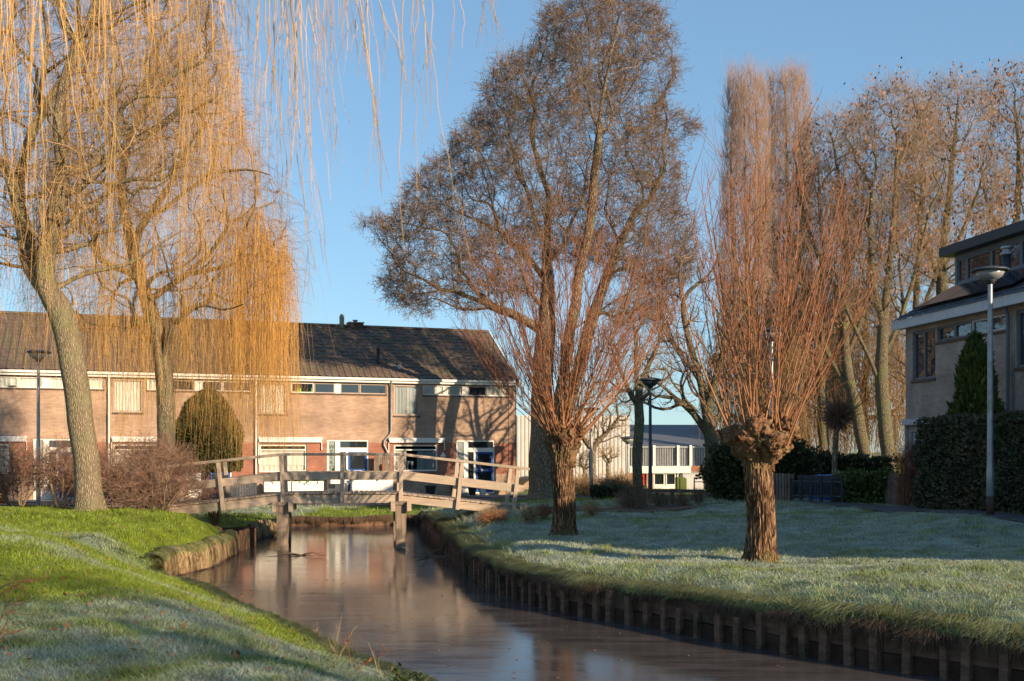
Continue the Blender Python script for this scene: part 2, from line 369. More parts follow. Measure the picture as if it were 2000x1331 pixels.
def lut(A, x, y):
    fx = np.clip((np.asarray(x, float)-GX[0])/0.2, 0, len(GX)-1.001); fy = np.clip((np.asarray(y, float)-GY[0])/0.2, 0, len(GY)-1.001)
    i = fx.astype(int); j = fy.astype(int); u = fx-i; v = fy-j
    return A[i,j]*(1-u)*(1-v)+A[i+1,j]*u*(1-v)+A[i,j+1]*(1-u)*v+A[i+1,j+1]*u*v
def gz(x, y): return lut(GZ, x, y)
def gzf(x, y): return float(gz(np.array([x]), np.array([y]))[0])

def pnoise(x, y, s, seed=0):
    """cheap smooth 2-D value noise, 0..1"""
    x = np.asarray(x)*s + seed*17.3; y = np.asarray(y)*s - seed*9.1
    i = np.floor(x).astype(np.int64); j = np.floor(y).astype(np.int64); u = x-i; v = y-j
    u = u*u*(3-2*u); v = v*v*(3-2*v)
    def h(a, b):
        n = (a*374761393 + b*668265263 + seed*2147483) & 0x7fffffff
        n = (n ^ (n >> 13))*1274126177 & 0x7fffffff
        return ((n ^ (n >> 16)) & 0xffff)/65535.0
    return (h(i,j)*(1-u)+h(i+1,j)*u)*(1-v)+(h(i,j+1)*(1-u)+h(i+1,j+1)*u)*v
def fbm(x, y, s, seed=0): return (pnoise(x,y,s,seed)*.5+pnoise(x,y,s*2.1,seed+1)*.3+pnoise(x,y,s*4.3,seed+2)*.2)
def sstep(a, b, x): t = np.clip((x-a)/(b-a), 0, 1); return t*t*(3-2*t)

def frost(x, y):
    """how much hoar frost lies on the grass (0..1), from where the grass stayed cold"""
    x = np.asarray(x, float); y = np.asarray(y, float)
    n = fbm(x, y, 1.1, 3)
    left = (x < np.interp(y, [3,8,10.5,15,20,24,36], [4,1.2,-.5,-3,-5,-5,-5])) & (y < 36)
    bd = y - (11.0 + .42*(x+5.2)) + (n-.5)*1.6
    fl = 1-sstep(-.6, .9, bd)
    band = np.exp(-((y-(16.6-.55*(x+6)) + (n-.5)*.8)/.40)**2)*.55 + np.exp(-((y-(20.6-.5*(x+8)) + (n-.5)*.8)/.45)**2)*.6
    fl = np.clip(.95*fl*(.45+.55*sstep(.30,.62,fbm(x, y, 1.9, 14))) + band, 0, 1)
    fr = np.where(y < 18.5-.55*(x-1), .66, 1.0)
    fr = fr*np.where(n > .66, .7, 1)
    fr = fr*(1-.8*np.exp(-((y-(26.6+.08*x))/.35)**2))
    f = np.where(left, fl, fr)
    # far bank: green with a frosty slope
    far = (y > 36.5) | ((x < -7) & (y > 27) )
    ff = np.where((x < -7.9+(y-37)*.35) & (y > 37), .8, .05)
    ff = np.where((x > -3.4) & (y > 33) & (y < 41), .75, ff)
    f = np.where(far, ff, f)
    return np.clip(f*(.35+.75*fbm(x, y, 3.5, 8)+.75*pnoise(x, y, 11.0, 12)**1.5), 0, 1)

def grass_mat(name, island=0.3, dark=1.0):
    m = bpy.data.materials.new(name); m.use_nodes = True
    N = m.node_tree.nodes; L = m.node_tree.links; b = N["Principled BSDF"]
    b.inputs["Roughness"].default_value = 0.75; b.inputs["Specular IOR Level"].default_value = 0.2
    at = N.new("ShaderNodeAttribute"); at.attribute_name = "frost"
    dr = N.new("ShaderNodeAttribute"); dr.attribute_name = "dry"
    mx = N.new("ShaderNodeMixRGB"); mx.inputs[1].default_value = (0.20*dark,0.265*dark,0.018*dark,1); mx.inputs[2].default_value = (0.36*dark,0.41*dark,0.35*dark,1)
    L.new(at.outputs["Fac"], mx.inputs[0])
    m2 = N.new("ShaderNodeMixRGB"); m2.inputs[2].default_value = (0.30*dark,0.22*dark,0.10*dark,1); L.new(dr.outputs["Fac"], m2.inputs[0]); L.new(mx.outputs[0], m2.inputs[1])
    tc = N.new("ShaderNodeTexCoord"); no = N.new("ShaderNodeTexNoise"); no.inputs["Scale"].default_value = 2.2; no.inputs["Detail"].default_value = 6; L.new(tc.outputs["Object"], no.inputs["Vector"])
    mr = N.new("ShaderNodeMapRange"); mr.inputs[1].default_value = .3; mr.inputs[2].default_value = .7; mr.inputs[3].default_value = .7; mr.inputs[4].default_value = 1.3; L.new(no.outputs[0], mr.inputs[0])
    hs = N.new("ShaderNodeHueSaturation"); L.new(m2.outputs[0], hs.inputs["Color"])
    if island:
        g = N.new("ShaderNodeNewGeometry"); mi = N.new("ShaderNodeMapRange"); mi.inputs[3].default_value = 1-island; mi.inputs[4].default_value = 1+island
        L.new(g.outputs["Random Per Island"], mi.inputs[0])
        mu = N.new("ShaderNodeMath"); mu.operation = 'MULTIPLY'; L.new(mr.outputs[0], mu.inputs[0]); L.new(mi.outputs[0], mu.inputs[1]); L.new(mu.outputs[0], hs.inputs["Value"])
    else: L.new(mr.outputs[0], hs.inputs["Value"])
    L.new(hs.outputs[0], b.inputs["Base Color"])
    if not island:
        n2 = N.new("ShaderNodeTexNoise"); n2.inputs["Scale"].default_value = 28; n2.inputs["Detail"].default_value = 5; L.new(tc.outputs["Object"], n2.inputs["Vector"])
        bp = N.new("ShaderNodeBump"); bp.inputs["Strength"].default_value = 0.9; bp.inputs["Distance"].default_value = 0.05; L.new(n2.outputs[0], bp.inputs["Height"]); L.new(bp.outputs[0], b.inputs["Normal"])
    else:
        b.inputs["Subsurface Weight"].default_value = 0.0
        tr = N.new("ShaderNodeBsdfTranslucent"); L.new(hs.outputs[0], tr.inputs[0])
        ms = N.new("ShaderNodeMixShader"); ms.inputs[0].default_value = 0.3
        L.new(b.outputs[0], ms.inputs[1]); L.new(tr.outputs[0], ms.inputs[2]); L.new(ms.outputs[0], N["Material Output"].inputs[0])
    return m
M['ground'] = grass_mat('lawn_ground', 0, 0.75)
M['blade'] = grass_mat('grass_blade', 0.4)

def build_ground():
    pts = [tuple(p) for p in hole]; nb = len(pts)
    inner = []
    def grid(x0, x1, y0, y1, s, jit, excl=None):
        for x in np.arange(x0, x1, s):
            for y in np.arange(y0, y1, s):
                if excl and excl[0] <= x < excl[1] and excl[2] <= y < excl[3]: continue
                inner.append((x + random.uniform(-jit, jit), y + random.uniform(-jit, jit)))
    grid(-14, 15, 2, 41, .42, .08)
    grid(-34, 34, -20, 62, 1.6, .3, (-14, 15, 2, 41))
    grid(-150, 150, -60, 400, 16, 4, (-34, 34, -20, 62))
    inner = np.array(inner)
    w = in_water(inner[:,0], inner[:,1]); d = bank_dist(inner[:,0], inner[:,1])
    inner = inner[(~w) & (d > .16)]
    outer = [(-900,-100),(900,-100),(900,1500),(-900,1500)]
    allp = [Vector(p) for p in pts] + [Vector(p) for p in outer] + [Vector((float(a), float(b))) for a, b in inner]
    edges = [(i, (i+1) % nb) for i in range(nb)] + [(nb+i, nb+(i+1) % 4) for i in range(4)]
    vo, eo, fo, _, _, _ = geometry.delaunay_2d_cdt(allp, edges, [], 0, 1e-5)
    V = np.array([(v.x, v.y) for v in vo])
    Fc = np.array([f for f in fo if len(f) == 3])
    cen = V[Fc].mean(axis=1)
    keep = ~in_water(cen[:,0], cen[:,1])
    Fc = Fc[keep]
    z, d = gz_raw(V[:,0], V[:,1])
    # make winding up
    a = V[Fc[:,1]]-V[Fc[:,0]]; b = V[Fc[:,2]]-V[Fc[:,0]]
    cr = a[:,0]*b[:,1]-a[:,1]*b[:,0]; Fc[cr < 0] = Fc[cr < 0][:, ::-1]
    V3 = np.column_stack([V, z])
    # bank faces
    n0 = len(V3); hz, _ = gz_raw(hole[:,0], hole[:,1])
    top = np.column_stack([hole, hz]); bot = np.column_stack([hole, np.full(nb, -.5)])
    V3 = np.vstack([V3, top, bot])
    i = np.arange(nb); j = (i+1) % nb
    Q = np.column_stack([n0+i, n0+nb+i, n0+nb+j, n0+j])
    fr = frost(V3[:,0], V3[:,1]); dry = np.zeros(len(V3)); dry[n0:] = 1; fr[n0:] *= .2
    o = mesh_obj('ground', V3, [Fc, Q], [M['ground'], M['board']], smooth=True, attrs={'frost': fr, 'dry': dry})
    o.data.polygons.foreach_set("material_index", np.concatenate([np.zeros(len(Fc), np.int32), np.ones(len(Q), np.int32)]))
    tag(o, kind='structure')
build_ground()

# icy water
def water_mat():
    m = bpy.data.materials.new('thin_ice'); m.use_nodes = True
    N = m.node_tree.nodes; L = m.node_tree.links; b = N["Principled BSDF"]
    tc = N.new("ShaderNodeTexCoord")
    mp = N.new("ShaderNodeMapping"); mp.inputs["Scale"].default_value = (0.5, 2.6, 1); L.new(tc.outputs["Object"], mp.inputs[0])
    n1 = N.new("ShaderNodeTexNoise"); n1.inputs["Scale"].default_value = 1.5; n1.inputs["Detail"].default_value = 8; n1.inputs["Roughness"].default_value = .65; L.new(mp.outputs[0], n1.inputs["Vector"])
    mr = N.new("ShaderNodeMapRange"); mr.inputs[1].default_value = .3; mr.inputs[2].default_value = .7; mr.inputs[3].default_value = .06; mr.inputs[4].default_value = .17; L.new(n1.outputs[0], mr.inputs[0]); L.new(mr.outputs[0], b.inputs["Roughness"])
    cr = N.new("ShaderNodeValToRGB"); cr.color_ramp.elements[0].color = (0.042,0.035,0.034,1); cr.color_ramp.elements[1].color = (0.10,0.084,0.08,1); cr.color_ramp.elements[0].position = .35; cr.color_ramp.elements[1].position = .7
    L.new(n1.outputs[0], cr.inputs[0]); L.new(cr.outputs[0], b.inputs["Base Color"])
    b.inputs["IOR"].default_value = 1.34
    mp2 = N.new("ShaderNodeMapping"); mp2.inputs["Scale"].default_value = (0.8, 4.5, 1); L.new(tc.outputs["Object"], mp2.inputs[0])
    n2 = N.new("ShaderNodeTexNoise"); n2.inputs["Scale"].default_value = 2.4; n2.inputs["Detail"].default_value = 6; L.new(mp2.outputs[0], n2.inputs["Vector"])
    bp = N.new("ShaderNodeBump"); bp.inputs["Strength"].default_value = .25; bp.inputs["Distance"].default_value = .004; L.new(n2.outputs[0], bp.inputs["Height"]); L.new(bp.outputs[0], b.inputs["Normal"])
    return m
mb = MB(); mb.quad((-70,-30,0),(50,-30,0),(50,45,0),(-70,45,0)); tag(mb.build('water', water_mat()), kind='structure')

RIB = []
def ribbon(name, line, half, zoff, mat, label=None, step=.5):
    line = [np.array(p, float) for p in line]; pts = []
    for a, b in zip(line[:-1], line[1:]):
        n = max(1, int(np.linalg.norm(b-a)/step))
        for i in range(n): pts.append(a+(b-a)*i/n)
    pts.append(line[-1]); pts = np.array(pts)
    t = np.gradient(pts, axis=0); t /= np.linalg.norm(t, axis=1)[:,None]
    nrm = np.column_stack([-t[:,1], t[:,0]])
    K = 7; V = []; 
    for k in range(K):
        q = pts + nrm*(half*(2*k/(K-1)-1)*(1+.06*np.sin(np.arange(len(pts))*.9+k)))[:,None] if False else pts + nrm*(half*(2*k/(K-1)-1))
        V.append(np.column_stack([q, gz_raw(q[:,0], q[:,1])[0]+zoff]))
    V = np.stack(V, 1).reshape(-1, 3)
    RIB.append((pts, half))
    n = len(pts); i = np.arange(n-1)[:,None]*K + np.arange(K-1)[None]
    i = i.ravel(); Q = np.column_stack([i, i+1, i+K+1, i+K])
    return tag(mesh_obj(name, V, [Q], mat, smooth=True), kind='structure')
ribbon('path', [(0.2,29.3),(2.0,32.0),(5.6,33.2),(8.4,31.8),(9.7,28.4),(10.6,22),(11.6,15),(13.0,8)], .65, .03, M['asphalt'])
ribbon('path', [(-9.3,28),(-13,29.6),(-18,30.5),(-34,31)], .7, .03, M['asphalt'])
ribbon('soil_bed', [(1.2,29.4),(3.2,30.1),(5.4,31.2)], .95, .035, M['soil'])
ribbon('soil_bed', [(-8.9,27.2),(-11,27.7),(-14.5,28.4),(-21,29)], 1.0, .04, M['soil'])
# street and pavement in front of the terrace
U = np.array([.943,.333]); NB = np.array([-.333,.943])
HR = np.array([.12, 52.0])          # right front corner of the terrace
def along(t, back): return tuple(HR - U*t + NB*back)
ribbon('road', [along(45,-4.6), along(-30,-4.6)], 1.5, .035, M['asphalt'])
ribbon('pavement', [along(45,-2.1), along(-6,-2.1)], .75, .06, M['paving'])

# ------------------------------------------------------------------ tubes and trees
def tube_mesh(groups, sides_list):
    """groups: list of (P (n,k,3), R (n,k), sides) -> V, F"""
    Vs = []; Fs = []; off = 0
    for (Pp, R, S) in groups:
        n, k, _ = Pp.shape
        if n == 0: continue
        T = np.gradient(Pp, axis=1); T /= (np.linalg.norm(T, axis=2, keepdims=True)+1e-9)
        mean = Pp[:,-1]-Pp[:,0]; mean /= (np.linalg.norm(mean, axis=1, keepdims=True)+1e-9)
        ref = np.where(np.abs(mean[:,2:3]) > .75, np.array([[1.,0.2,0.]]), np.array([[0.,0.1,1.]]))
        A = np.cross(T, ref[:,None,:]); A /= (np.linalg.norm(A, axis=2, keepdims=True)+1e-9)
        B = np.cross(T, A)
        ang = np.arange(S)*2*math.pi/S
        V = Pp[:,:,None,:] + R[:,:,None,None]*(np.cos(ang)[None,None,:,None]*A[:,:,None,:] + np.sin(ang)[None,None,:,None]*B[:,:,None,:])
        idx = (np.arange(n)[:,None,None]*k*S + np.arange(k-1)[None,:,None]*S + np.arange(S)[None,None,:])
        idn = (np.arange(n)[:,None,None]*k*S + np.arange(k-1)[None,:,None]*S + ((np.arange(S)+1) % S)[None,None,:])
        Q = np.stack([idx, idn, idn+S, idx+S], -1).reshape(-1, 4) + off
        Vs.append(V.reshape(-1, 3)); Fs.append(Q); off += n*k*S
    return np.vstack(Vs), np.vstack(Fs)

def tubes_obj(name, groups, mat, parent, origin, smooth=True):
    V, Q = tube_mesh(groups, None)
    return mesh_obj(name, V-np.asarray(origin), [Q], mat, parent=parent, smooth=smooth)

def smooth_line(pts, step):
    """Catmull-Rom through pts, sampled about every step"""
    pts = np.asarray(pts, float); Pp = np.vstack([2*pts[0]-pts[1], pts, 2*pts[-1]-pts[-2]]); out = []
    for i in range(1, len(Pp)-2):
        n = max(2, int(np.linalg.norm(Pp[i+1]-Pp[i])/step))
        for j in range(n):
            t = j/n; a, b, c, d = Pp[i-1], Pp[i], Pp[i+1], Pp[i+2]
            out.append(.5*((2*b)+(-a+c)*t+(2*a-5*b+4*c-d)*t*t+(-a+3*b-3*c+d)*t**3))
    out.append(pts[-1]); return np.array(out)

def env_points(poly, D, n, thick=1.0, maxthick=99, rg=None, gap=0.0, gs=.45):
    """points in the volume whose outline seen from the camera is poly (pixels) at distance D"""
    rg = rg or rng
    poly = np.array(poly, float); A = poly; B = np.roll(poly, -1, axis=0); out = []
    lo = poly.min(0); hi = poly.max(0)
    while len(out) < n:
        q = lo + rg.random((n*2, 2))*(hi-lo)
        c = np.zeros(len(q), bool); dist = np.full(len(q), 1e9)
        for a, b in zip(A, B):
            if a[1] != b[1]:
                c ^= ((a[1] > q[:,1]) != (b[1] > q[:,1])) & (q[:,0] < (b[0]-a[0])*(q[:,1]-a[1])/(b[1]-a[1])+a[0])
            e = b-a; t = np.clip(((q-a)@e)/(e@e), 0, 1); dist = np.minimum(dist, np.linalg.norm(q-a-t[:,None]*e, axis=1))
        q = q[c]; dist = dist[c]
        h = np.minimum(dist*D/F*thick*1.3+.15, maxthick)
        dd = D + (rg.random(len(q))*2-1)*h
        for (px, py), d in zip(q, dd):
            w = P(px, py, D) + np.array([0, d-D, 0])
            if gap and mnoise(Vector(w*gs)) < gap-.5 : continue
            out.append(w)
    return np.array(out[:n])

def grow(skels, targets, bf=.25, step=.45, jit=.05, rg=None):
    """skeleton polylines (world), then every target joins the nearest node with a penalty for detours"""
    rg = rg or rng
    nodes = []; par = []; plen = []
    for si, s in enumerate(skels):
        s = smooth_line(s, step)
        if si == 0:
            prev = -1; start = 0
        else:
            A = np.array(nodes); prev = int(np.argmin(np.linalg.norm(A-s[0], axis=1))); start = 1
        for p in s[start:]:
            j = rg.normal(0, jit*.6, 3) if prev >= 0 else 0
            nodes.append(p+j); par.append(prev); plen.append(0 if prev < 0 else plen[prev]+np.linalg.norm(nodes[-1]-nodes[prev]))
            prev = len(nodes)-1
    N0 = len(nodes); n = len(targets)
    X = np.zeros((N0+n, 3)); X[:N0] = nodes; PL = np.zeros(N0+n); PL[:N0] = plen; PR = np.full(N0+n, -1, int); PR[:N0] = par
    best = np.full(n, 1e9); bi = np.zeros(n, int)
    for i in range(N0):
        c = np.linalg.norm(targets-X[i], axis=1) + bf*PL[i]
        k = c < best; best[k] = c[k]; bi[k] = i
    alive = np.ones(n, bool); cnt = N0
    for _ in range(n):
        i = int(np.argmin(best))
        p = targets[i]; q = bi[i]
        X[cnt] = p; PR[cnt] = q; PL[cnt] = PL[q]+np.linalg.norm(p-X[q]); best[i] = 1e12; alive[i] = False
        c = np.linalg.norm(targets-p, axis=1)+bf*PL[cnt]
        k = (c < best) & alive; best[k] = c[k]; bi[k] = cnt
        cnt += 1
    return X, PR, N0

def tree_tubes(X, PR, R0, rtip=.008, expo=.5, cut=.02, sides_thick=9, skel_n=0, flare=None, minr=None):
    """returns thick groups, thin groups, count-per-node"""
    n = len(X); cntv = np.ones(n)
    ch = [[] for _ in range(n)]
    order = np.arange(n)
    depth = np.zeros(n, int)
    for i in range(n):
        if PR[i] >= 0: ch[PR[i]].append(i)
    # parents always precede children
    for i in range(n-1, 0, -1):
        if PR[i] >= 0: cntv[PR[i]] += cntv[i]
    r = np.maximum(rtip, R0*(cntv/cntv[0])**expo)
    if minr is not None:
        for i in range(min(skel_n, n)):
            k_ = i; stp = 0
            while stp < 5 and [c for c in ch[k_] if c < skel_n]: k_ = [c for c in ch[k_] if c < skel_n][0]; stp += 1
            r[i] = max(r[i], minr*(.35+.13*stp))
    thick = {}; thin = {}
    stack = [(0, -1)]
    while stack:
        s, p = stack.pop()
        chain = [p, s] if p >= 0 else [s]
        cur = s
        while ch[cur]:
            c = max(ch[cur], key=lambda q: cntv[q])
            for o in ch[cur]:
                if o != c: stack.append((o, cur))
            chain.append(c); cur = c
        if len(chain) < 2: continue
        pts = X[chain].copy(); rr = r[chain].copy()
        if p >= 0: rr[0] = min(rr[0], rr[1]*1.25)
        if len(pts) > 2:
            pts[1:-1] = .25*pts[:-2]+.5*pts[1:-1]+.25*pts[2:]
            rr[1:-1] = .25*rr[:-2]+.5*rr[1:-1]+.25*rr[2:]
        # split where it becomes thin
        k = int((rr > cut).sum())
        if k >= 2:
            thick.setdefault(k, []).append((pts[:k], rr[:k]))
            if k < len(pts): thin.setdefault(len(pts)-k+1, []).append((pts[k-1:], rr[k-1:]))
        else: thin.setdefault(len(pts), []).append((pts, rr))
    G1 = [(np.array([a for a, _ in v]), np.array([b for _, b in v]), sides_thick) for k, v in thick.items()]
    G2 = [(np.array([a for a, _ in v]), np.array([b for _, b in v]), 4) for k, v in thin.items()]
    return G1, G2, r, cntv

def unit(v): return v/(np.linalg.norm(v, axis=-1, keepdims=True)+1e-9)

def twig_paths(start, d0, L, K=4, up=0.0, wob=.25, rg=None):
    """vectorised curved twigs"""
    rg = rg or rng; n = len(start); out = np.zeros((n, K, 3)); out[:,0] = start; d = unit(d0); seg = (L/(K-1))[:,None]
    for k in range(1, K):
        d = unit(d + rg.normal(0, wob, (n,3)) + np.array([0,0,up])); out[:,k] = out[:,k-1]+d*seg
    return out

def taper(n, K, r0, r1): return np.linspace(r0, r1, K)[None,:].repeat(n, 0)

def add_twigs(X, PR, cntv, per, L, up, r=.006, sub=2, subL=.5, spread=.9, maxcount=12, skip=0, rg=None, wob=.25):
    rg = rg or rng
    idx = np.array([i for i in range(skip, len(X)) if PR[i] >= 0 and cntv[i] <= maxcount])
    idx = np.repeat(idx, per)
    base = unit(X[idx]-X[PR[idx]])
    t = rg.random((len(idx),1)); st = X[PR[idx]]*(1-t)+X[idx]*t
    d = unit(base + rg.normal(0, spread, (len(idx),3)) + np.array([0,0,up]))
    Ls = L*(.5+rg.random(len(idx)))
    tw = twig_paths(st, d, Ls, 4, up*.3, wob, rg)
    G = [(tw, taper(len(tw), 4, r, r*.5), 3)]
    ends = tw
    if sub:
        i2 = np.repeat(np.arange(len(tw)), sub); k = rg.integers(1, 4, len(i2))
        st2 = tw[i2, k]; d2 = unit(unit(tw[i2,k]-tw[i2,k-1]) + rg.normal(0, .7, (len(i2),3)) + np.array([0,0,up*.6]))
        t2 = twig_paths(st2, d2, L*subL*(.5+rg.random(len(i2))), 3, up*.3, wob, rg)
        G.append((t2, taper(len(t2), 3, r*.7, r*.4), 3))
        return G, tw, t2
    return G, tw, tw

def specks(points, size, mat, name, parent, origin, rg=None, elong=1.0, down=False):
    """small leaf-like quads"""
    rg = rg or rng; n = len(points)
    a = unit(rg.normal(0, 1, (n,3))); 
    if down: a = unit(a*.5+np.array([0,0,-1.]))
    b = unit(np.cross(a, rg.normal(0, 1, (n,3))))
    s = (size*(.6+.8*rg.random(n)))[:,None]
    V = np.stack([points, points+a*s*elong*.5+b*s*.5, points+a*s*elong, points+a*s*elong*.5-b*s*.5], 1).reshape(-1,3)
    Q = np.arange(n*4).reshape(-1,4)
    return mesh_obj(name, V-np.asarray(origin), [Q], mat, parent=parent)

def pix(line, D, dD=None):
    return [P(x, y, D + (dD[i] if dD is not None else 0)) for i, (x, y) in enumerate(line)]

def bare_tree(name, label, cat, base_px, D, R0, skels, poly, n, barkm, twigm, per=3, L=.5, up=.1, group=None, thick=1.0, sub=2, r=.006, bf=.25, cut=.022,
              cones=0, conesize=.03, leafm=None, leaves=0, seed=1, skdep=None, spread=.9, maxcount=12, expo=.5, rtip=.009, maxthick=99, wob=.25, subL=.5, gap=0.0):
    rg = np.random.default_rng(seed)
    bx, by = base_px; b0 = P(bx, by, D); zg = gzf(b0[0], D) if D < 62 else float(gz_raw(np.array([b0[0]]), np.array([D]))[0][0])
    org = np.array([b0[0], D, zg])
    sk = []
    for si, s in enumerate(skels):
        dd = [0]*len(s)
        if si > 0:
            q = rg.uniform(-1, 1)*(.5 if skdep is None else skdep)
            dd = [q*i for i in range(len(s))]
        sk.append([P(x, y, D)+np.array([0, dd[i], 0]) for i, (x, y) in enumerate(s)])
    sk[0] = [org-np.array([0,0,.15])] + sk[0]
    T = env_points(poly, D, n, thick, maxthick, rg, gap)
    X, PR, N0 = grow(sk, T, bf, rg=rg)
    G1, G2, rad, cnt = tree_tubes(X, PR, R0, rtip, expo, cut)
    root = thing(name, label, cat, org, group=group)
    # flare the foot
    Vt, Qt = tube_mesh(G1, None)
    h = Vt[:,2]-org[2]; c = np.array([org[0], org[1]])
    k = 1+.45*np.exp(-np.clip(h, 0, 9)/.22)*(h < 1.2)
    near = np.linalg.norm(Vt[:,:2]-c, axis=1) < R0*2.2
    kk = np.where(near, k, 1.0)[:,None]; Vt[:,:2] = c+(Vt[:,:2]-c)*kk
    mesh_obj('trunk', Vt-org, [Qt], barkm, parent=root, smooth=True)
    G, tw, t2 = add_twigs(X, PR, cnt, per, L, up, r, sub, subL, spread, maxcount, N0, rg, wob)
    crown = tubes_obj('crown', G2+G, twigm, root, org)
    if cones:
        pts = np.vstack([t2[:,-1], t2[:,1], tw[:,-1]]); pts = pts[rg.integers(0, len(pts), cones)]+rg.normal(0, .03, (cones,3))
        specks(pts, conesize, M['cone'], 'cones', crown, org, rg, 1.3)
    if leaves:
        e = tw[:,-1]; hub = e[rg.integers(0, len(e), max(1, leaves//6))]
        pts = hub[rg.integers(0, len(hub), leaves)]+rg.normal(0, .22, (leaves,3))
        specks(pts, .11, leafm or M['dryleaf'], 'dead_leaves', crown, org, rg, 1.5, True)
    return root, X, PR, cnt, N0

# ================================================================== TREES
# ---- the tall alder behind the bridge
_alder = bare_tree('alder_tree', 'tall wide-crowned alder with brown cones towering behind the right end of the bridge', 'tree', (1066, 982), 46, .68,
    [[(1066,965),(1062,900),(1058,830),(1060,740),(1066,650),(1070,560),(1068,470),(1075,380)],
     [(1072,850),(1095,760),(1112,650),(1130,540),(1150,430),(1160,330),(1168,240),(1182,150),(1192,60),(1200,-10)],
     [(1070,900),(1110,800),(1135,700),(1165,600),(1200,500),(1240,420)],
     [(1060,655),(1020,620),(960,600),(905,606),(885,560),(880,480),(870,400)],
     [(905,606),(850,585),(800,560),(760,520),(730,480)],
     [(1066,600),(1030,570),(1010,520),(960,560),(905,580)],
     [(1075,560),(1020,490),(950,430),(880,400),(820,390)],
     [(1140,480),(1200,430),(1260,400),(1330,330)],
     [(1165,300),(1120,250),(1060,200),(1000,170)],
     [(1172,250),(1225,180),(1260,120),(1290,60)],
     [(1112,650),(1180,600),(1250,560),(1330,520)]],
    [(705,430),(775,412),(815,340),(860,310),(895,255),(942,215),(950,165),(975,120),(1035,95),(1060,30),(1110,-40),(1240,-50),(1290,20),(1315,85),(1325,150),(1300,205),(1362,250),(1362,325),(1325,380),(1362,470),(1345,550),(1290,620),(1200,640),(1120,540),(1080,570),(960,600),(850,620),(780,600),(745,560),(765,500),(720,455)],
    5600, M['bark_alder'], M['twig_alder'], per=4, L=.52, up=.10, thick=.8, sub=4, r=.0085, bf=.30, gap=.20, cones=78000, conesize=.034, seed=11, skdep=.5, maxcount=14, rtip=.009, wob=.3, expo=.68)

# ---- trees behind on the right
bgk = dict(thick=.8, sub=2, per=3, bf=.3, spread=.5, wob=.16, expo=.58, gap=.20)
for i, (lab, base, D, R0, sk, poly, n, lv) in enumerate([
    ('bare lime tree rising just left of the street house, dry leaves at its top', (1735,930), 56, .36,
     [[(1735,900),(1726,820),(1722,700),(1728,600),(1740,480),(1750,360),(1752,250)], [(1724,760),(1690,690),(1650,610),(1620,520)], [(1724,700),(1760,620),(1790,520),(1810,420)], [(1726,640),(1700,540),(1690,430),(1700,320)]],
     [(1600,560),(1610,420),(1640,260),(1690,190),(1760,165),(1820,200),(1850,320),(1850,480),(1800,600),(1740,640),(1660,640)], 1100, 2600),
    ('bare tree with leaning twin trunk left of the lime tree, brown dead leaves above', (1690,915), 60, .35,
     [[(1690,900),(1672,800),(1655,720),(1648,620),(1655,500),(1640,380),(1630,280)], [(1668,780),(1620,690),(1590,600),(1570,520)], [(1655,700),(1690,600),(1700,480)], [(1650,600),(1600,500),(1570,400),(1560,330)]],
     [(1500,520),(1520,380),(1560,260),(1620,215),(1700,230),(1730,330),(1730,500),(1690,620),(1620,660),(1540,620)], 1000, 2600),
    ('bare tree rising behind the left end of the dormer roof', (1850,900), 58, .34,
     [[(1850,800),(1845,640),(1840,520),(1850,420),(1862,300),(1870,220)], [(1842,560),(1800,460),(1780,360)], [(1846,520),(1890,420),(1920,320)]],
     [(1740,480),(1750,320),(1790,200),(1850,150),(1900,165),(1950,220),(1970,350),(1960,480),(1880,560),(1790,560)], 900, 2200),
    ('bare tree standing above the right end of the dormer roof at the picture edge', (1985,900), 60, .35,
     [[(1985,800),(1980,600),(1985,450),(1990,320),(1985,220)], [(1982,520),(1940,420),(1920,320)], [(1984,480),(2040,380),(2060,280)]],
     [(1880,470),(1890,300),(1920,170),(1970,135),(2040,150),(2090,220),(2100,420),(2040,520),(1940,520)], 900, 2600),
    ('slender leafless tree filling the gap between the poplars and the twin-trunked tree', (1610,915), 67, .34,
     [[(1610,900),(1606,780),(1600,650),(1606,500),(1600,380),(1596,300)], [(1604,700),(1570,600),(1560,480)], [(1604,640),(1640,540),(1650,420)]],
     [(1540,700),(1545,480),(1560,330),(1600,260),(1650,270),(1680,380),(1690,560),(1670,720),(1600,760)], 800, 0),
    ('slender leafless tree standing close against the left wall of the street house', (1790,915), 66, .36,
     [[(1790,900),(1792,780),(1786,650),(1795,500),(1800,380),(1806,260)], [(1788,700),(1760,600),(1745,480)], [(1788,640),(1820,540),(1835,420)]],
     [(1700,720),(1715,480),(1745,300),(1800,210),(1860,230),(1880,380),(1870,560),(1840,720),(1770,760)], 900, 0),
    ]):
    bare_tree('deciduous_tree', lab, 'tree', base, D, R0, sk, poly, int(n*1.3), M['bark_moss'], M['twig_bg'], L=.95, up=.45, r=.0075, group='bare trees behind the street house', leaves=int(lv*.7), seed=20+i, rtip=.012, **bgk)
bare_tree('deciduous_tree', 'mossy many-limbed bare tree behind the dark shrub mass, left of the right pollard', 'tree', (1392,960), 44, .30,
    [[(1392,930),(1388,860),(1380,800),(1362,720),(1340,640),(1330,560)], [(1386,850),(1340,790),(1290,770),(1240,760)], [(1380,800),(1400,720),(1420,640),(1430,560)], [(1370,740),(1320,680),(1290,610)]],
    [(1230,790),(1240,700),(1280,590),(1330,500),(1400,480),(1460,520),(1480,640),(1450,760),(1400,820),(1330,810)], 520, M['bark_moss'], M['twig_bg'], per=2, L=.5, up=.1, sub=2, r=.007, seed=31, thick=.6, bf=.3)
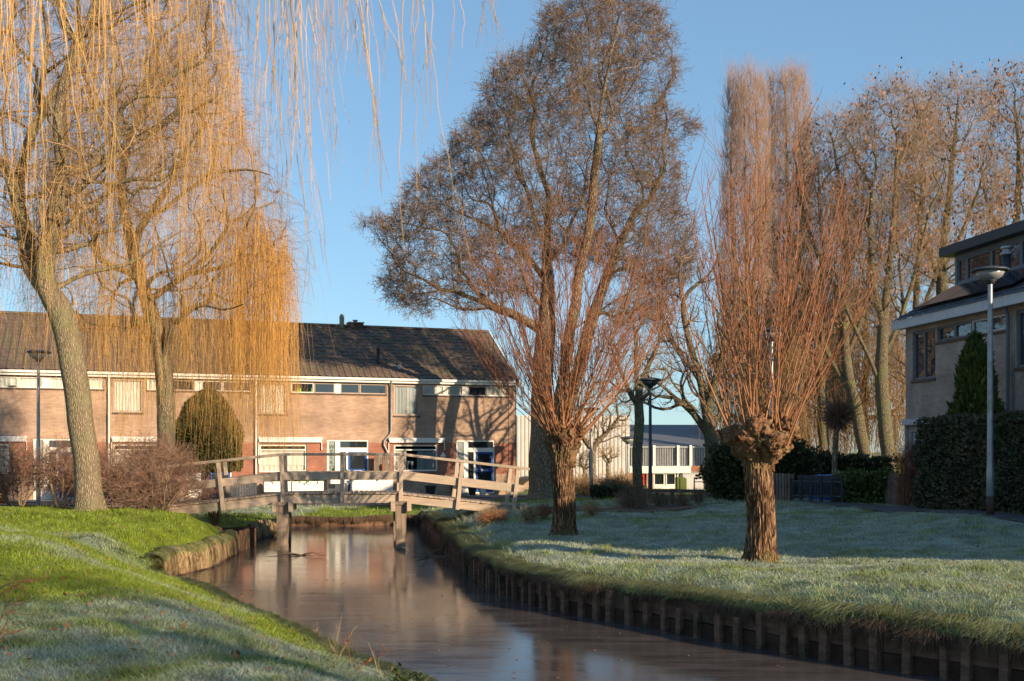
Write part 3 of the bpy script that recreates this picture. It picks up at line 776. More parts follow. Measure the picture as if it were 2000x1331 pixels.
bare_tree('deciduous_tree', 'slim bare tree standing just left of the tall pole lamp, in front of the hall', 'tree', (1246,965), 43, .20,
    [[(1246,940),(1244,880),(1250,820),(1246,760),(1240,700),(1244,640)], [(1248,800),(1215,740),(1190,700)], [(1246,760),(1275,700),(1300,640)]],
    [(1150,760),(1160,680),(1190,600),(1240,560),(1300,580),(1330,650),(1320,740),(1270,790),(1200,790)], 420, M['bark_moss'], M['twig_bg'], per=3, L=.42, up=.1, sub=2, r=.006, seed=32, thick=.7, bf=.3)
bare_tree('small_tree', 'small bare vase-shaped tree in front of the cream clad hall wall', 'tree', (1158,962), 50, .17,
    [[(1158,940),(1158,900),(1155,875)], [(1155,880),(1135,850),(1120,815)], [(1156,880),(1180,850),(1210,820)]],
    [(1105,830),(1115,780),(1150,755),(1210,760),(1240,800),(1220,850),(1170,870),(1130,862)], 260, M['bark_alder'], M['twig_bg'], per=2, L=.5, up=.3, sub=2, r=.008, seed=33, thick=.8)
bare_tree('small_tree', 'lowest round-headed sapling in front of the hall, right of the vase-shaped tree', 'tree', (1187,955), 56, .09,
    [[(1187,940),(1187,905)]], [(1165,895),(1170,875),(1190,868),(1208,880),(1210,898),(1188,906)], 90, M['bark_alder'], M['twig_tan'], per=2, L=.4, up=.3, sub=1, r=.008, seed=34)
bare_tree('small_tree', 'small dark sapling in front of the hall beside the left pollard trunk', 'tree', (1141,955), 56, .10,
    [[(1141,940),(1141,915)]], [(1122,910),(1128,885),(1142,878),(1158,890),(1160,912),(1142,920)], 90, M['bark_alder'], M['twig_alder'], per=2, L=.4, up=.3, sub=1, r=.008, seed=35)
# Lombardy poplars
for i, (lab, x0, D) in enumerate([('tall columnar poplar, the left of two behind the right pollard', 1458, 98), ('tall columnar poplar, the right of two behind the right pollard', 1540, 100)]):
    w = 46 if i == 0 else 46
    bare_tree('poplar_tree', lab, 'tree', (x0,925), D, .5, [[(x0,880),(x0+2,700),(x0,500),(x0-3,330),(x0-6,170)], [(x0,640),(x0-22,500),(x0-28,330),(x0-24,200)], [(x0,640),(x0+22,500),(x0+26,330),(x0+20,190)]],
        [(x0-w*.9,760),(x0-w*1.2,560),(x0-w*1.0,350),(x0-w*.85,200),(x0-w*.8,160),(x0-6,150),(x0+w*.7,155),(x0+w*.9,200),(x0+w,380),(x0+w*1.05,560),(x0+w*.7,760)], 2000,
        M['bark_moss'], M['twig_poplar'], per=4, L=1.4, up=1.3, sub=2, r=.011, group='columnar poplars', seed=40+i, thick=1.0, spread=.45, bf=.15, rtip=.012, wob=.13, expo=.6)

def strands(starts, dirs, L, K=11, stiff=.35, wob=.05, rg=None):
    """withes that leave along dirs and bend down under gravity"""
    rg = rg or rng; n = len(starts); out = np.zeros((n,K,3)); out[:,0] = starts
    d = unit(dirs); seg = (L/(K-1))[:,None]; drift = rg.normal(0, 1, (n,3))*np.array([1,1,0])*wob
    for k in range(1, K):
        f = stiff**k
        g = unit(d*f + np.array([0,0,-1.])*(1-f) + drift + rg.normal(0, wob*.8, (n,3)))
        out[:,k] = out[:,k-1]+g*seg; d = g if k > 1 else unit(d+g)
    return out

def side_twigs(paths, n, L, rg, spread=.45, down=-.6, K=4):
    i = rg.integers(0, len(paths), n); k = rg.integers(2, paths.shape[1]-1, n)
    st = paths[i,k]; d = unit(paths[i,k]-paths[i,k-1]) + rg.normal(0, spread, (n,3)) + np.array([0,0,down*.3])
    return twig_paths(st, d, L*(.4+.9*rg.random(n)), K, down*.35, .08, rg)

# backdrop of tan weeping twigs between the trunks on the right
for i, (lab, bx, D) in enumerate([('tan weeping willow backdrop tree seen left of the topiary pollard', 1575, 70), ('tan weeping willow backdrop tree seen behind the twin trunks', 1690, 72), ('russet-tan bare shrubby tree behind the right pollard shoots', 1480, 66)]):
    rg = np.random.default_rng(60+i)
    b0 = P(bx, 940, D); org = np.array([b0[0], D, .6])
    T = env_points([(bx-90,820),(bx-95,680),(bx-60,560),(bx,520),(bx+60,560),(bx+90,680),(bx+85,820)], D, 260, .8, rg=rg)
    X, PR, N0 = grow([[org-np.array([0,0,.2])]+pix([(bx,900),(bx-5,800),(bx+3,700),(bx,620)], D)], T, .3, rg=rg)
    G1, G2, rad, cnt = tree_tubes(X, PR, .35, .014, .5, .03)
    root = thing('weeping_tree', lab, 'tree', org)
    tubes_obj('trunk', G1, M['bark_moss'], root, org)
    ii = rg.integers(N0, len(X), 1500); st = X[ii]
    L = np.minimum(2.0+4*rg.random(1500), st[:,2]-1.0); L = np.maximum(L, .5)
    s = strands(st, rg.normal(0,1,(1500,3))*np.array([1,1,.4]), L, 7, .45, .10, rg)
    sd = side_twigs(s, 1500, 1.0, rg, .4, -.3)
    tubes_obj('crown', G2+[(s, taper(len(s), 7, .017, .009), 3), (sd, taper(len(sd), 4, .012, .007), 3)], M['twig_tan'], root, org)

# ---- pollard willows
def pollard(label, base_px, D, px_head_y, width_px, lean, tips, nshoot, seed, headw):
    rg = np.random.default_rng(seed)
    b0 = P(base_px[0], base_px[1], D); org = np.array([b0[0], D, gzf(b0[0], D)]); s = D/F
    H = (base_px[1]-px_head_y)*s; R = width_px*s/2
    root = thing('pollard_willow', label, 'tree', org, group='pollard willows')
    # trunk: dense tube with furrowed radius
    nz, na = 150, 150
    zz = np.linspace(-.12, H, nz); V = []
    for z in zz:
        t = max(0, z)/H
        r = R*(1+.30*math.exp(-max(z,0)/.13) - .08*math.sin(t*3.0) + .55*max(0, (t-.74)/.26)**1.6)
        cx = lean*t*t*.8 + .03*math.sin(z*3); cy = .02*math.sin(z*4)
        for k in range(na):
            a = 2*math.pi*k/na; ca, sa = math.cos(a), math.sin(a)
            q = Vector((ca*R*7+z*.5, sa*R*7, z*1.5+seed))
            f = mnoise(q*1.3); f2 = abs(mnoise(Vector((ca*3.6+.6*math.sin(z*2.3)+f*.35, sa*3.6+f*.35, z*.55+seed))*2.0)); f3 = mnoise(Vector((ca*9, sa*9, z*2.4+seed))*1.3)
            rr = r*(1+.05*f) - .035*(1-min(1, f2*3.2)) + .010*f3
            V.append((cx+ca*rr, cy+sa*rr, z))
    i = (np.arange(nz-1)[:,None]*na+np.arange(na)[None]).ravel(); j = (np.arange(nz-1)[:,None]*na+((np.arange(na)+1) % na)[None]).ravel()
    mesh_obj('trunk', V, [np.column_stack([i, j, j+na, i+na])], M['bark_pollard'], parent=root, smooth=True)
    # knuckled head: lumps melted together
    lumps = []
    top = np.array([lean*.8, 0, H])
    W = headw*s/2
    lumps.append((top+np.array([0,0,-.10]), R*1.25, .34)); lumps.append((top+np.array([0,0,-.34]), R*1.1, .3))
    nk = 13
    for q in range(nk):
        a = 2*math.pi*q/nk+rg.uniform(-.2,.2); rr = W*rg.uniform(.55,.82)
        c = top+np.array([math.cos(a)*rr, math.sin(a)*rr*.9, rg.uniform(-.03,.24)])
        lumps.append((c, rg.uniform(.13,.21)*W/.45, rg.uniform(.13,.22)))
        m_ = top*.45+c*.55+np.array([0,0,-.16]); lumps.append((m_, .19*W/.45, .22))
        for w in range(1):
            c2 = c+rg.normal(0, .09, 3)+np.array([0,0,.04]); lumps.append((c2, rg.uniform(.07,.12), rg.uniform(.07,.12)))
    mb = MB()
    for c, r, h in lumps:
        # uv-sphere lump
        sg, rn = 14, 9; Vv = []; Ff = []
        for a_ in range(rn+1):
            th = math.pi*a_/rn
            for b_ in range(sg):
                ph = 2*math.pi*b_/sg
                Vv.append((c[0]+r*math.sin(th)*math.cos(ph), c[1]+r*math.sin(th)*math.sin(ph), c[2]+h*math.cos(th)))
        for a_ in range(rn):
            for b_ in range(sg):
                Ff.append((a_*sg+b_, (a_+1)*sg+b_, (a_+1)*sg+(b_+1)%sg, a_*sg+(b_+1)%sg))
        mb.add(Vv, Ff)
    hd = mb.build('head', M['bark_head'], root, smooth=True)
    rm = hd.modifiers.new('remesh', 'REMESH'); rm.mode = 'VOXEL'; rm.voxel_size = .017; rm.use_smooth_shade = True
    tx = bpy.data.textures.new('knuckles', 'CLOUDS'); tx.noise_scale = .26; tx.noise_depth = 2
    dm = hd.modifiers.new('displace', 'DISPLACE'); dm.texture = tx; dm.strength = .20; dm.mid_level = .5; dm.texture_coords = 'LOCAL'
    tx2 = bpy.data.textures.new('creases', 'CLOUDS'); tx2.noise_type = 'HARD_NOISE'; tx2.noise_scale = .11; tx2.noise_depth = 3
    dm2 = hd.modifiers.new('displace2', 'DISPLACE'); dm2.texture = tx2; dm2.strength = .12; dm2.mid_level = .5; dm2.texture_coords = 'LOCAL'
    # shoots
    K = 12; n = nshoot
    kn = [l for l in lumps[2:]]
    st = np.array([kn[rg.integers(0, len(kn))][0] for _ in range(n)])+org + rg.normal(0, .05, (n,3))
    # tip targets: outline polygon of shoot ends, in pixels
    tips = np.array(tips, float)
    u = rg.random(n)
    # position on the head chooses the direction: left knuckles lean left
    rel = (st[:,0]-org[0]-top[0])/W
    q = np.clip(.5+rel*.46+rg.normal(0, .17, n), .03, .95)
    tx_ = np.interp(q, np.linspace(0,1,len(tips)), tips[:,0]); ty_ = np.interp(q, np.linspace(0,1,len(tips)), tips[:,1])
    f = np.where(rg.random(n) < .6, .78+.26*rg.random(n), .3+.5*rg.random(n))
    tgt = np.array([P(a, b, D) for a, b in zip(tx_, ty_)])
    tgt[:,1] += rg.uniform(-1, 1, n)*abs(tips[0,0]-tips[-1,0])*s*.42
    end = st+(tgt-st)*f[:,None]
    t = np.linspace(0, 1, K)[None,:,None]
    pth = st[:,None,:]+(end-st)[:,None,:]*t
    out = (end-st)*np.array([1,1,0]); pth += out[:,None,:]*(.07*np.sin(t*math.pi))
    pth += np.cumsum(rg.normal(0, .017, (n,K,3)), axis=1)*np.linspace(0,1,K)[None,:,None]**.5
    r0 = (.009+.016*rg.random(n)**1.8)*(.55+.45*f)
    Rr = r0[:,None]*np.linspace(1, .16, K)[None]**.8; Rr[:,0] *= 1.35
    G = [(pth, Rr, 6)]
    def branch(src, m, L, sp, up, kmin, r0, r1):
        i = rg.integers(0, len(src), m); k = rg.integers(kmin, src.shape[1], m)
        s0 = src[i,k]; d = unit(src[i,k]-src[i,k-1])+rg.normal(0, sp, (m,3))+np.array([0,0,up])
        p = twig_paths(s0, d, L*(.35+.9*rg.random(m)), 5, up*.25, .09, rg)
        return p, (p, taper(m, 5, r0, r1), 3)
    kd = .85 if D < 20 else 1.35
    b1, g1 = branch(pth, int(n*11*kd), .95, .42, .30, 4, .0065, .003)
    b2, g2 = branch(b1, int(n*17*kd), .45, .5, .2, 1, .0045, .0025)
    tubes_obj('shoots', G, M['twig_pollard'], root, org)
    tubes_obj('side_twigs', [g1, g2], M['twig_pollard2'], root, org)
    return root
pollard('nearer knobbly pollard willow on the right lawn, sunlit down to its foot', (1484,1094), 18, 855, 60, 0.0,
    [(1275,570),(1300,470),(1340,390),(1395,335),(1450,310),(1545,310),(1635,345),(1695,420),(1740,530)], 64, 5, 150)
pollard('knobbly pollard willow by the bridge end on the right lawn, its foot in shadow', (1100,1047), 23.5, 868, 47, .02,
    [(885,670),(915,590),(960,520),(1015,465),(1110,440),(1200,440),(1275,465),(1325,530),(1345,650)], 80, 9, 68)

# small topiary pollard by the garden gate
def ball_pollard():
    rg = np.random.default_rng(77); D = 33; b0 = P(1631,965,D); org = np.array([b0[0], D, gzf(b0[0], D)])
    root = thing('topiary_tree', 'small round-headed pollard with a spiky ball of twigs behind the dark gate', 'tree', org)
    tr = np.array([[org+np.array([0,0,-.1]), P(1630,900,D), P(1633,850,D), P(1636,820,D)]])
    tubes_obj('trunk', [(tr, np.array([[.11,.085,.08,.09]]), 9)], M['bark_alder'], root, org)
    c = P(1636,814,D); n = 900
    d = unit(rg.normal(0,1,(n,3))); st = c+d*.14
    p = twig_paths(st, d, .25+.12*rg.random(n), 3, 0, .12, rg)
    m = 170; d2 = unit(rg.normal(0,1,(m,3))*np.array([1,1,.8])+np.array([0,0,.75])); p2 = twig_paths(c+d2*.3, d2, .4+.85*rg.random(m), 4, .15, .04, rg)
    tubes_obj('crown', [(p, taper(n,3,.012,.006), 3), (p2, taper(m,4,.010,.004), 3)], M['twig_bush'], root, org)
ball_pollard()

# ---- weeping willows on the left bank
def willow(name, label, base_px, D, R0, skels, poly, n, nstr, minz, seed, flare=True, strand_r=.0042, depth=None, minr=None, Lmax=6.0, group='weeping willows', curtain_px=None):
    rg = np.random.default_rng(seed)
    b0 = P(base_px[0], base_px[1], D); org = np.array([b0[0], D, gzf(b0[0], D)])
    sk = []
    for si, s in enumerate(skels):
        q = 0 if si == 0 else (depth[si] if depth else 0)
        sk.append([P(x, y, D)+np.array([0, q*i, 0]) for i, (x, y) in enumerate(s)])
    sk[0] = [org-np.array([0,0,.2])]+sk[0]
    T = env_points(poly, D, n, 1.0, 3.6, rg)
    X, PR, N0 = grow(sk, T, .22, rg=rg)
    G1, G2, rad, cnt = tree_tubes(X, PR, R0, .010, .50, .022, sides_thick=14, skel_n=N0, minr=.055)
    root = thing(name, label, 'tree', org, group=group)
    V, Q = tube_mesh(G1, None)
    h = V[:,2]-org[2]; near = (np.linalg.norm(V[:,:2]-org[:2], axis=1) < R0*2.5) & (h < 2)
    ang = np.arctan2(V[:,1]-org[1], V[:,0]-org[0])
    k = np.where(near, 1+(.42+.16*np.sin(ang*5+1))*np.exp(-np.clip(h,0,9)/.25), 1.0)[:,None]
    V[:,:2] = org[:2]+(V[:,:2]-org[:2])*k
    mesh_obj('trunk', V-org, [Q], M['bark_willow'], parent=root, smooth=True)
    # fine branchlets
    G, tw, t2 = add_twigs(X, PR, cnt, 3, .8, -.15, .0055, 2, .6, .8, 14, N0, rg)
    tubes_obj('branchlets', G2+G, M['twig_willow2'], root, org)
    # withes: hang in bundles
    nb = nstr//5
    ii = rg.integers(N0, len(X), nb); hub = X[ii]; od = (hub-org)*np.array([1,1,0]); od = unit(od+rg.normal(0,.8,(nb,3)))
    jj = np.repeat(np.arange(nb), 5); st = hub[jj]+rg.normal(0, .10, (nb*5,3)); dd = od[jj]+rg.normal(0,.25,(nb*5,3))+np.array([0,0,.1])
    zmin = minz[0]+(minz[1]-minz[0])*rg.random(nb)[jj]+rg.normal(0,.35,nb*5)
    L = np.clip((st[:,2]-zmin)*(.35+.7*rg.random(nb*5)), .5, Lmax*(.35+.75*rg.random(nb*5)))
    s = strands(st, dd, L, 11, .60, .10, rg)
    if curtain_px:
        px = 1000+X[:,0]/X[:,1]*F; py = HY-(X[:,2]-HC)/X[:,1]*F
        ok = np.where((px > curtain_px[0]) & (px < curtain_px[1]) & (py > 400) & (np.arange(len(X)) >= N0))[0]
        m = curtain_px[2]; ok = np.concatenate([ok, np.repeat(ok[px[ok] > 430], 3)]); hb = ok[rg.integers(0, len(ok), m//6)]; jj = np.repeat(hb, 6); st2 = X[jj]+rg.normal(0,.09,(len(jj),3))
        zt = np.repeat(rg.uniform(2.7, 5.6, m//6), 6)+rg.normal(0,.4,len(jj)); L2 = np.maximum(.8, (st2[:,2]-zt)*1.14)
        s = np.concatenate([s, strands(st2, rg.normal(0,1,(len(jj),3))*np.array([1,1,.2]), L2, 11, .35, .05, rg)])
    sd = side_twigs(s, int(nb*5*2.6), .8, rg, .42, -.7)
    tubes_obj('withes', [(s, taper(len(s), 11, strand_r, strand_r*.5), 3), (sd, taper(len(sd), 4, strand_r*.6, strand_r*.35), 3)], M['twig_willow'], root, org)
    return root, X
willow('weeping_willow', 'stout leaning weeping willow at left with forked pale trunk and golden withes', (176,998), 26, .30,
    [[(174,985),(171,930),(162,860),(152,790),(143,720),(130,650),(112,600),(92,572)],
     [(100,580),(66,548),(46,500),(32,440),(16,380),(22,310),(40,240),(70,170),(110,100),(120,20),(118,-60)],
     [(95,575),(92,530),(106,470),(124,420),(145,350),(138,270),(150,190),(190,120),(230,40),(240,-60)],
     [(98,570),(130,538),(170,522),(215,505),(260,470),(320,420)],
     [(20,370),(0,310),(-30,240),(-40,160)],
     [(60,190),(100,160),(150,140),(210,120)],
     [(145,350),(200,300),(260,250),(330,200),(400,190)],
     [(110,100),(80,40),(60,-40)]],
    [(-70,560),(-80,200),(-60,-120),(300,-140),(420,-60),(430,120),(420,260),(380,330),(300,400),(200,470),(60,520)], 1100, 700, (3.0,7.5), 101, depth=[0,.12,-.15,.3,.4,-.4,.3,.2], Lmax=5.5)
willow('weeping_willow', 'slender weeping willow behind the bare bush, its golden curtain hanging over the domed yew', (326,990), 32, .26,
    [[(326,930),(324,850),(322,780),(318,710),(305,640),(290,590),(275,545),(262,500)],
     [(300,620),(285,560),(250,540),(215,545),(190,575),(170,620)],
     [(262,500),(280,450),(320,410),(355,370),(390,330)],
     [(262,500),(240,430),(225,350),(230,260),(260,180),(270,80)],
     [(318,700),(345,650),(385,612),(425,606),(465,618),(510,612)],
     [(316,690),(290,668),(255,640),(232,600),(225,560)],
     [(290,590),(340,545),(400,520),(460,505),(520,500)],
     [(300,430),(370,380),(440,350),(500,350),(550,370)],
     [(230,270),(300,200),(380,140),(450,100)]],
    [(80,600),(60,420),(110,150),(220,-60),(400,-60),(425,60),(455,180),(500,300),(560,380),(568,520),(540,590),(440,600),(330,630),(180,660)], 1500, 1500, (2.9,6.0), 102, depth=[0,.3,-.3,.3,-.4,.4,.3,-.4,-.3], Lmax=8.5, curtain_px=(150, 590, 1300))

# ---- the near willow whose withes hang into the top of the picture
def near_willow():
    rg = np.random.default_rng(300); org = np.array([-6.5, 3.2, gzf(-6.5, 3.2)])
    root = thing('weeping_willow', 'nearest willow, only its thin hanging withes reach down from the top picture edge', 'tree', org, group='weeping willows')
    tr = smooth_line([org-np.array([0,0,.3]), org+np.array([.2,.2,1.6]), org+np.array([.5,.5,3.2]), org+np.array([1.2,1.2,5.0]), org+np.array([2.6,2.4,7.0]), org+np.array([4.2,3.6,8.4])], .3)
    n = len(tr); G = [(tr[None], np.linspace(.42,.10,n)[None], 14)]
    limbs = [[(2.6,2.4,7.0),(1.8,4.2,7.9),(.6,6.2,8.2)], [(4.2,3.6,8.4),(5.6,4.1,9.0),(7.6,4.0,9.0)], [(1.2,1.2,5.0),(.6,3,6.4),(-.5,5.2,7.4)], [(2.6,2.4,7.0),(4.4,4.4,7.9),(6.0,5.2,8.3)]]
    hubs = []
    for lb in limbs:
        l = smooth_line([org+np.array(p)-np.array([0,0,0]) for p in lb], .25); G.append((l[None], np.linspace(.11,.022,len(l))[None], 10)); hubs.append(l[len(l)//3:])
    tubes_obj('trunk', G, M['bark_willow'], root, org)
    hubs = np.vstack(hubs)
    # explicit withes (pixels of start above the frame, end, distance)
    spec = []
    def w(x0, x1, y1, D, n, spread=18, bow=0): 
        for _ in range(n): spec.append((x0+rg.normal(0,spread*.5), x1+rg.normal(0,spread), y1*(1-.35*rg.random()), D+rg.normal(0,.25), bow+rg.normal(0,8), .0028+.0016*rg.random()))
    w(588,640,640,6.8,4,26,-14); w(570,600,560,7.0,5,30); w(612,650,330,6.6,5,30); w(560,545,420,7.2,8,30)
    w(700,735,300,6.4,3,20); w(825,806,640,5.6,1,4,-20); w(823,905,700,5.5,1,5,-25); w(822,830,560,5.6,1,5,-15); w(650,745,470,6.2,2,12,10)
    w(780,800,200,6.2,3,30); w(690,690,130,6.2,6,45); w(870,905,120,6,3,25); w(930,960,60,6.1,2,20)
    w(70,250,420,6.2,2,30,-20); w(200,330,380,6.6,2,26,-15); w(75,35,480,6.0,3,8); w(15,8,300,6.2,4,14)
    for x in range(0, 540, 20): w(x, x+rg.normal(0,16), 120+520*rg.random(), 6.3+1.6*rg.random(), 2, 16)
    for x in range(430, 700, 17): w(x, x+10, 60+260*rg.random()**2, 6.6+1.4*rg.random(), 1, 16)
    K = 16; A = np.zeros((len(spec), K, 3)); Rr = np.zeros((len(spec), K))
    for i, (x0, x1, y1, D, bow, r) in enumerate(spec):
        a = P(x0, -260, D); b = P(x1, y1, D); t = np.linspace(0, 1, K)
        h = hubs[np.argmin(np.linalg.norm(hubs-a, axis=1))]
        A[i] = a+(b-a)*t[:,None]; A[i,:,0] += bow/F*D*np.sin(t*math.pi)+(x1-x0)/F*D*.35*(t**2-t)
        A[i] += np.cumsum(rg.normal(0,.010,(K,3)), axis=0)
        A[i,0] = h; A[i,1] = h*.45+A[i,2]*.55+np.array([0,0,.35])
        Rr[i] = r*.85*np.linspace(1.15,.4,K)
    sd = side_twigs(A[:,4:], int(len(spec)*2.2), .42, rg, .22, -.9, 6)
    tubes_obj('withes', [(A, Rr, 5), (sd, taper(len(sd), 6, .0019, .0009), 3)], M['twig_willow'], root, org)
near_willow()
# unseen bare tree added across the water, placed to shade the near lawn
def unseen_shade_tree(label, x, y, H, R, seed, cr):
    rg = np.random.default_rng(seed); org = np.array([x, y, gzf(min(max(x,-33),33), max(y,-1.9))])
    root = thing('deciduous_tree', label, 'tree', org)
    n = 520; q = rg.normal(0,1,(n,3)); q = unit(q)*(rg.random((n,1))**.4); T = org+np.array([0,0,H*.62])+q*np.array([cr,cr,H*.4])
    X, PR, N0 = grow([[org-np.array([0,0,.2]), org+np.array([.1,0,H*.3]), org+np.array([0,.1,H*.6]), org+np.array([0,0,H*.85])]], T, .3, rg=rg)
    G1, G2, rad, cnt = tree_tubes(X, PR, R, .010, .65, .03)
    tubes_obj('trunk', G1, M['bark_moss'], root, org)
    G, tw, t2 = add_twigs(X, PR, cnt, 4, .7, .2, .008, 2, .5, .8, 12, N0, rg)
    tubes_obj('crown', G2+G, M['twig_bg'], root, org)

unseen_shade_tree('unseen bare tree added on the opposite bank to throw twig shadows over the near lawn', 15, -6, 11.5, .22, 401, 3.0)
# ================================================================== HOUSES
def text_mesh(txt, size, mat, parent, loc, depth=.004, name='lettering', rot=(math.pi/2,0,0), align='CENTER'):
    cu = bpy.data.curves.new(name, 'FONT'); cu.body = txt; cu.size = size; cu.extrude = depth; cu.align_x = align
    o = bpy.data.objects.new(name, cu); COL.objects.link(o); dg = bpy.context.evaluated_depsgraph_get(); dg.update()
    me = bpy.data.meshes.new_from_object(o.evaluated_get(dg)); bpy.data.objects.remove(o); bpy.data.curves.remove(cu)
    me.materials.clear(); me.materials.append(mat)
    r = bpy.data.objects.new(name, me); COL.objects.link(r); r.parent = parent; r.location = loc; r.rotation_euler = rot
    return r

def pantile_roof(name, x0, x1, y0, z0, y1, z1, mat, parent, tw=.30, tl=.34, amp=.028):
    """wavy tile sheet from eave (y0,z0) to ridge (y1,z1)"""
    L = math.hypot(y1-y0, z1-z0); ny = int(L/tl); sx = 6; nx = int((x1-x0)/tw)*sx
    ty, tz = (y1-y0)/L, (z1-z0)/L; ny_, nz_ = -tz, ty
    xs = np.linspace(x0, x1, nx+1); ph = np.linspace(0, int((x1-x0)/tw)*2*math.pi, nx+1)
    wave = amp*(np.maximum(0, np.sin(ph))**1.0*1.4 - .3*np.cos(ph*.5)**2*0)
    V = []; rows = []
    for j in range(ny):
        for e, lift in ((0, .030), (1, .002)):
            d = (j+e)*L/ny
            h = wave+lift+.006*np.sin(xs*7+j*2.3)
            V.append(np.column_stack([xs, y0+ty*d+ny_*h, z0+tz*d+nz_*h]))
    V = np.vstack(V); W = nx+1; Q = []
    for r in range(2*ny-1):
        i = np.arange(nx)+r*W; Q.append(np.column_stack([i, i+1, i+1+W, i+W]))
    return mesh_obj(name, V, [np.vstack(Q)], mat, parent=parent)

def wall_with_holes(mb, x0, x1, z0, z1, y, holes, th=.12, mi=0):
    """front face at y, openings [(a,b,c,d)], with reveals of depth th"""
    xs = sorted({x0, x1, *[h[0] for h in holes], *[h[1] for h in holes]}); zs = sorted({z0, z1, *[h[2] for h in holes], *[h[3] for h in holes]})
    for i in range(len(xs)-1):
        for j in range(len(zs)-1):
            cx = (xs[i]+xs[i+1])/2; cz = (zs[j]+zs[j+1])/2
            if any(h[0] < cx < h[1] and h[2] < cz < h[3] for h in holes): continue
            mb.quad((xs[i],y,zs[j]),(xs[i+1],y,zs[j]),(xs[i+1],y,zs[j+1]),(xs[i],y,zs[j+1]), mi)
    for a, b, c, d in holes:
        mb.quad((a,y,c),(a,y+th,c),(a,y+th,d),(a,y,d), mi); mb.quad((b,y+th,c),(b,y,c),(b,y,d),(b,y+th,d), mi)
        mb.quad((a,y,d),(a,y+th,d),(b,y+th,d),(b,y,d), mi); mb.quad((a,y+th,c),(a,y,c),(b,y,c),(b,y+th,c), mi)

def window(parent, x0, x1, z0, z1, y, fr, fm, gm, mull=(), name='window', sill=None, back=None, depth=.07, backm=None, inner=.10, transom=None):
    """framed window: frame bars, glass pane set back, optional curtain behind"""
    mb = MB(); ya, yb = y, y+depth
    mb.box(x0, x0+fr, ya, yb, z0, z1); mb.box(x1-fr, x1, ya, yb, z0, z1)
    mb.box(x0+fr, x1-fr, ya, yb, z1-fr, z1); mb.box(x0+fr, x1-fr, ya, yb, z0, z0+fr)
    for m_ in mull: mb.box(m_-fr*.45, m_+fr*.45, ya+.005, yb-.005, z0+fr, z1-fr)
    if transom: mb.box(x0+fr, x1-fr, ya+.008, yb-.008, transom-fr*.45, transom+fr*.45)
    w = mb.build(name, fm, parent)
    g = MB(); g.quad((x0+fr,y+depth*.6,z0+fr),(x1-fr,y+depth*.6,z0+fr),(x1-fr,y+depth*.6,z1-fr),(x0+fr,y+depth*.6,z1-fr))
    g.build('pane', gm, w)
    return w

def curtain(parent, x0, x1, z0, z1, y, mat, amp=.02, waves=14, name='curtain'):
    nx = waves*6; xs = np.linspace(x0, x1, nx+1); ys = y+amp*np.sin(np.linspace(0, waves*2*math.pi, nx+1)+.5*np.sin(xs*9))
    V = np.vstack([np.column_stack([xs, ys, np.full(nx+1, z0)]), np.column_stack([xs, ys, np.full(nx+1, z1)])]); i = np.arange(nx)
    return mesh_obj(name, V, [np.column_stack([i, i+1, i+nx+2, i+nx+1])], mat, parent=parent, smooth=True)

# clear glass look for curtained windows: the curtain lies just behind a thin reflective pane
def clear_glass():
    m = bpy.data.materials.new('clear_pane'); m.use_nodes = True; N = m.node_tree.nodes; L = m.node_tree.links
    b = N["Principled BSDF"]; b.inputs["Base Color"].default_value = (.02,.025,.03,1); b.inputs["Roughness"].default_value = .03; b.inputs["Specular IOR Level"].default_value = .8
    t = N.new("ShaderNodeBsdfTransparent"); t.inputs[0].default_value = (.93,.95,.94,1); f = N.new("ShaderNodeFresnel"); f.inputs[0].default_value = 1.55
    g = N.new("ShaderNodeBsdfGlossy"); g.inputs["Roughness"].default_value = .03
    ms = N.new("ShaderNodeMixShader"); L.new(f.outputs[0], ms.inputs[0]); L.new(t.outputs[0], ms.inputs[1]); L.new(g.outputs[0], ms.inputs[2]); L.new(ms.outputs[0], N["Material Output"].inputs[0])
    return m
M['clear'] = clear_glass()
M['room'] = mk('room_dark', (0.05,0.045,0.042), rough=.9)
M['letter'] = mk('grey_lettering', (0.03,0.035,0.035), rough=.6)
M['redsign'] = mk('red_digits', (0.65,0.02,0.015), rough=.4)

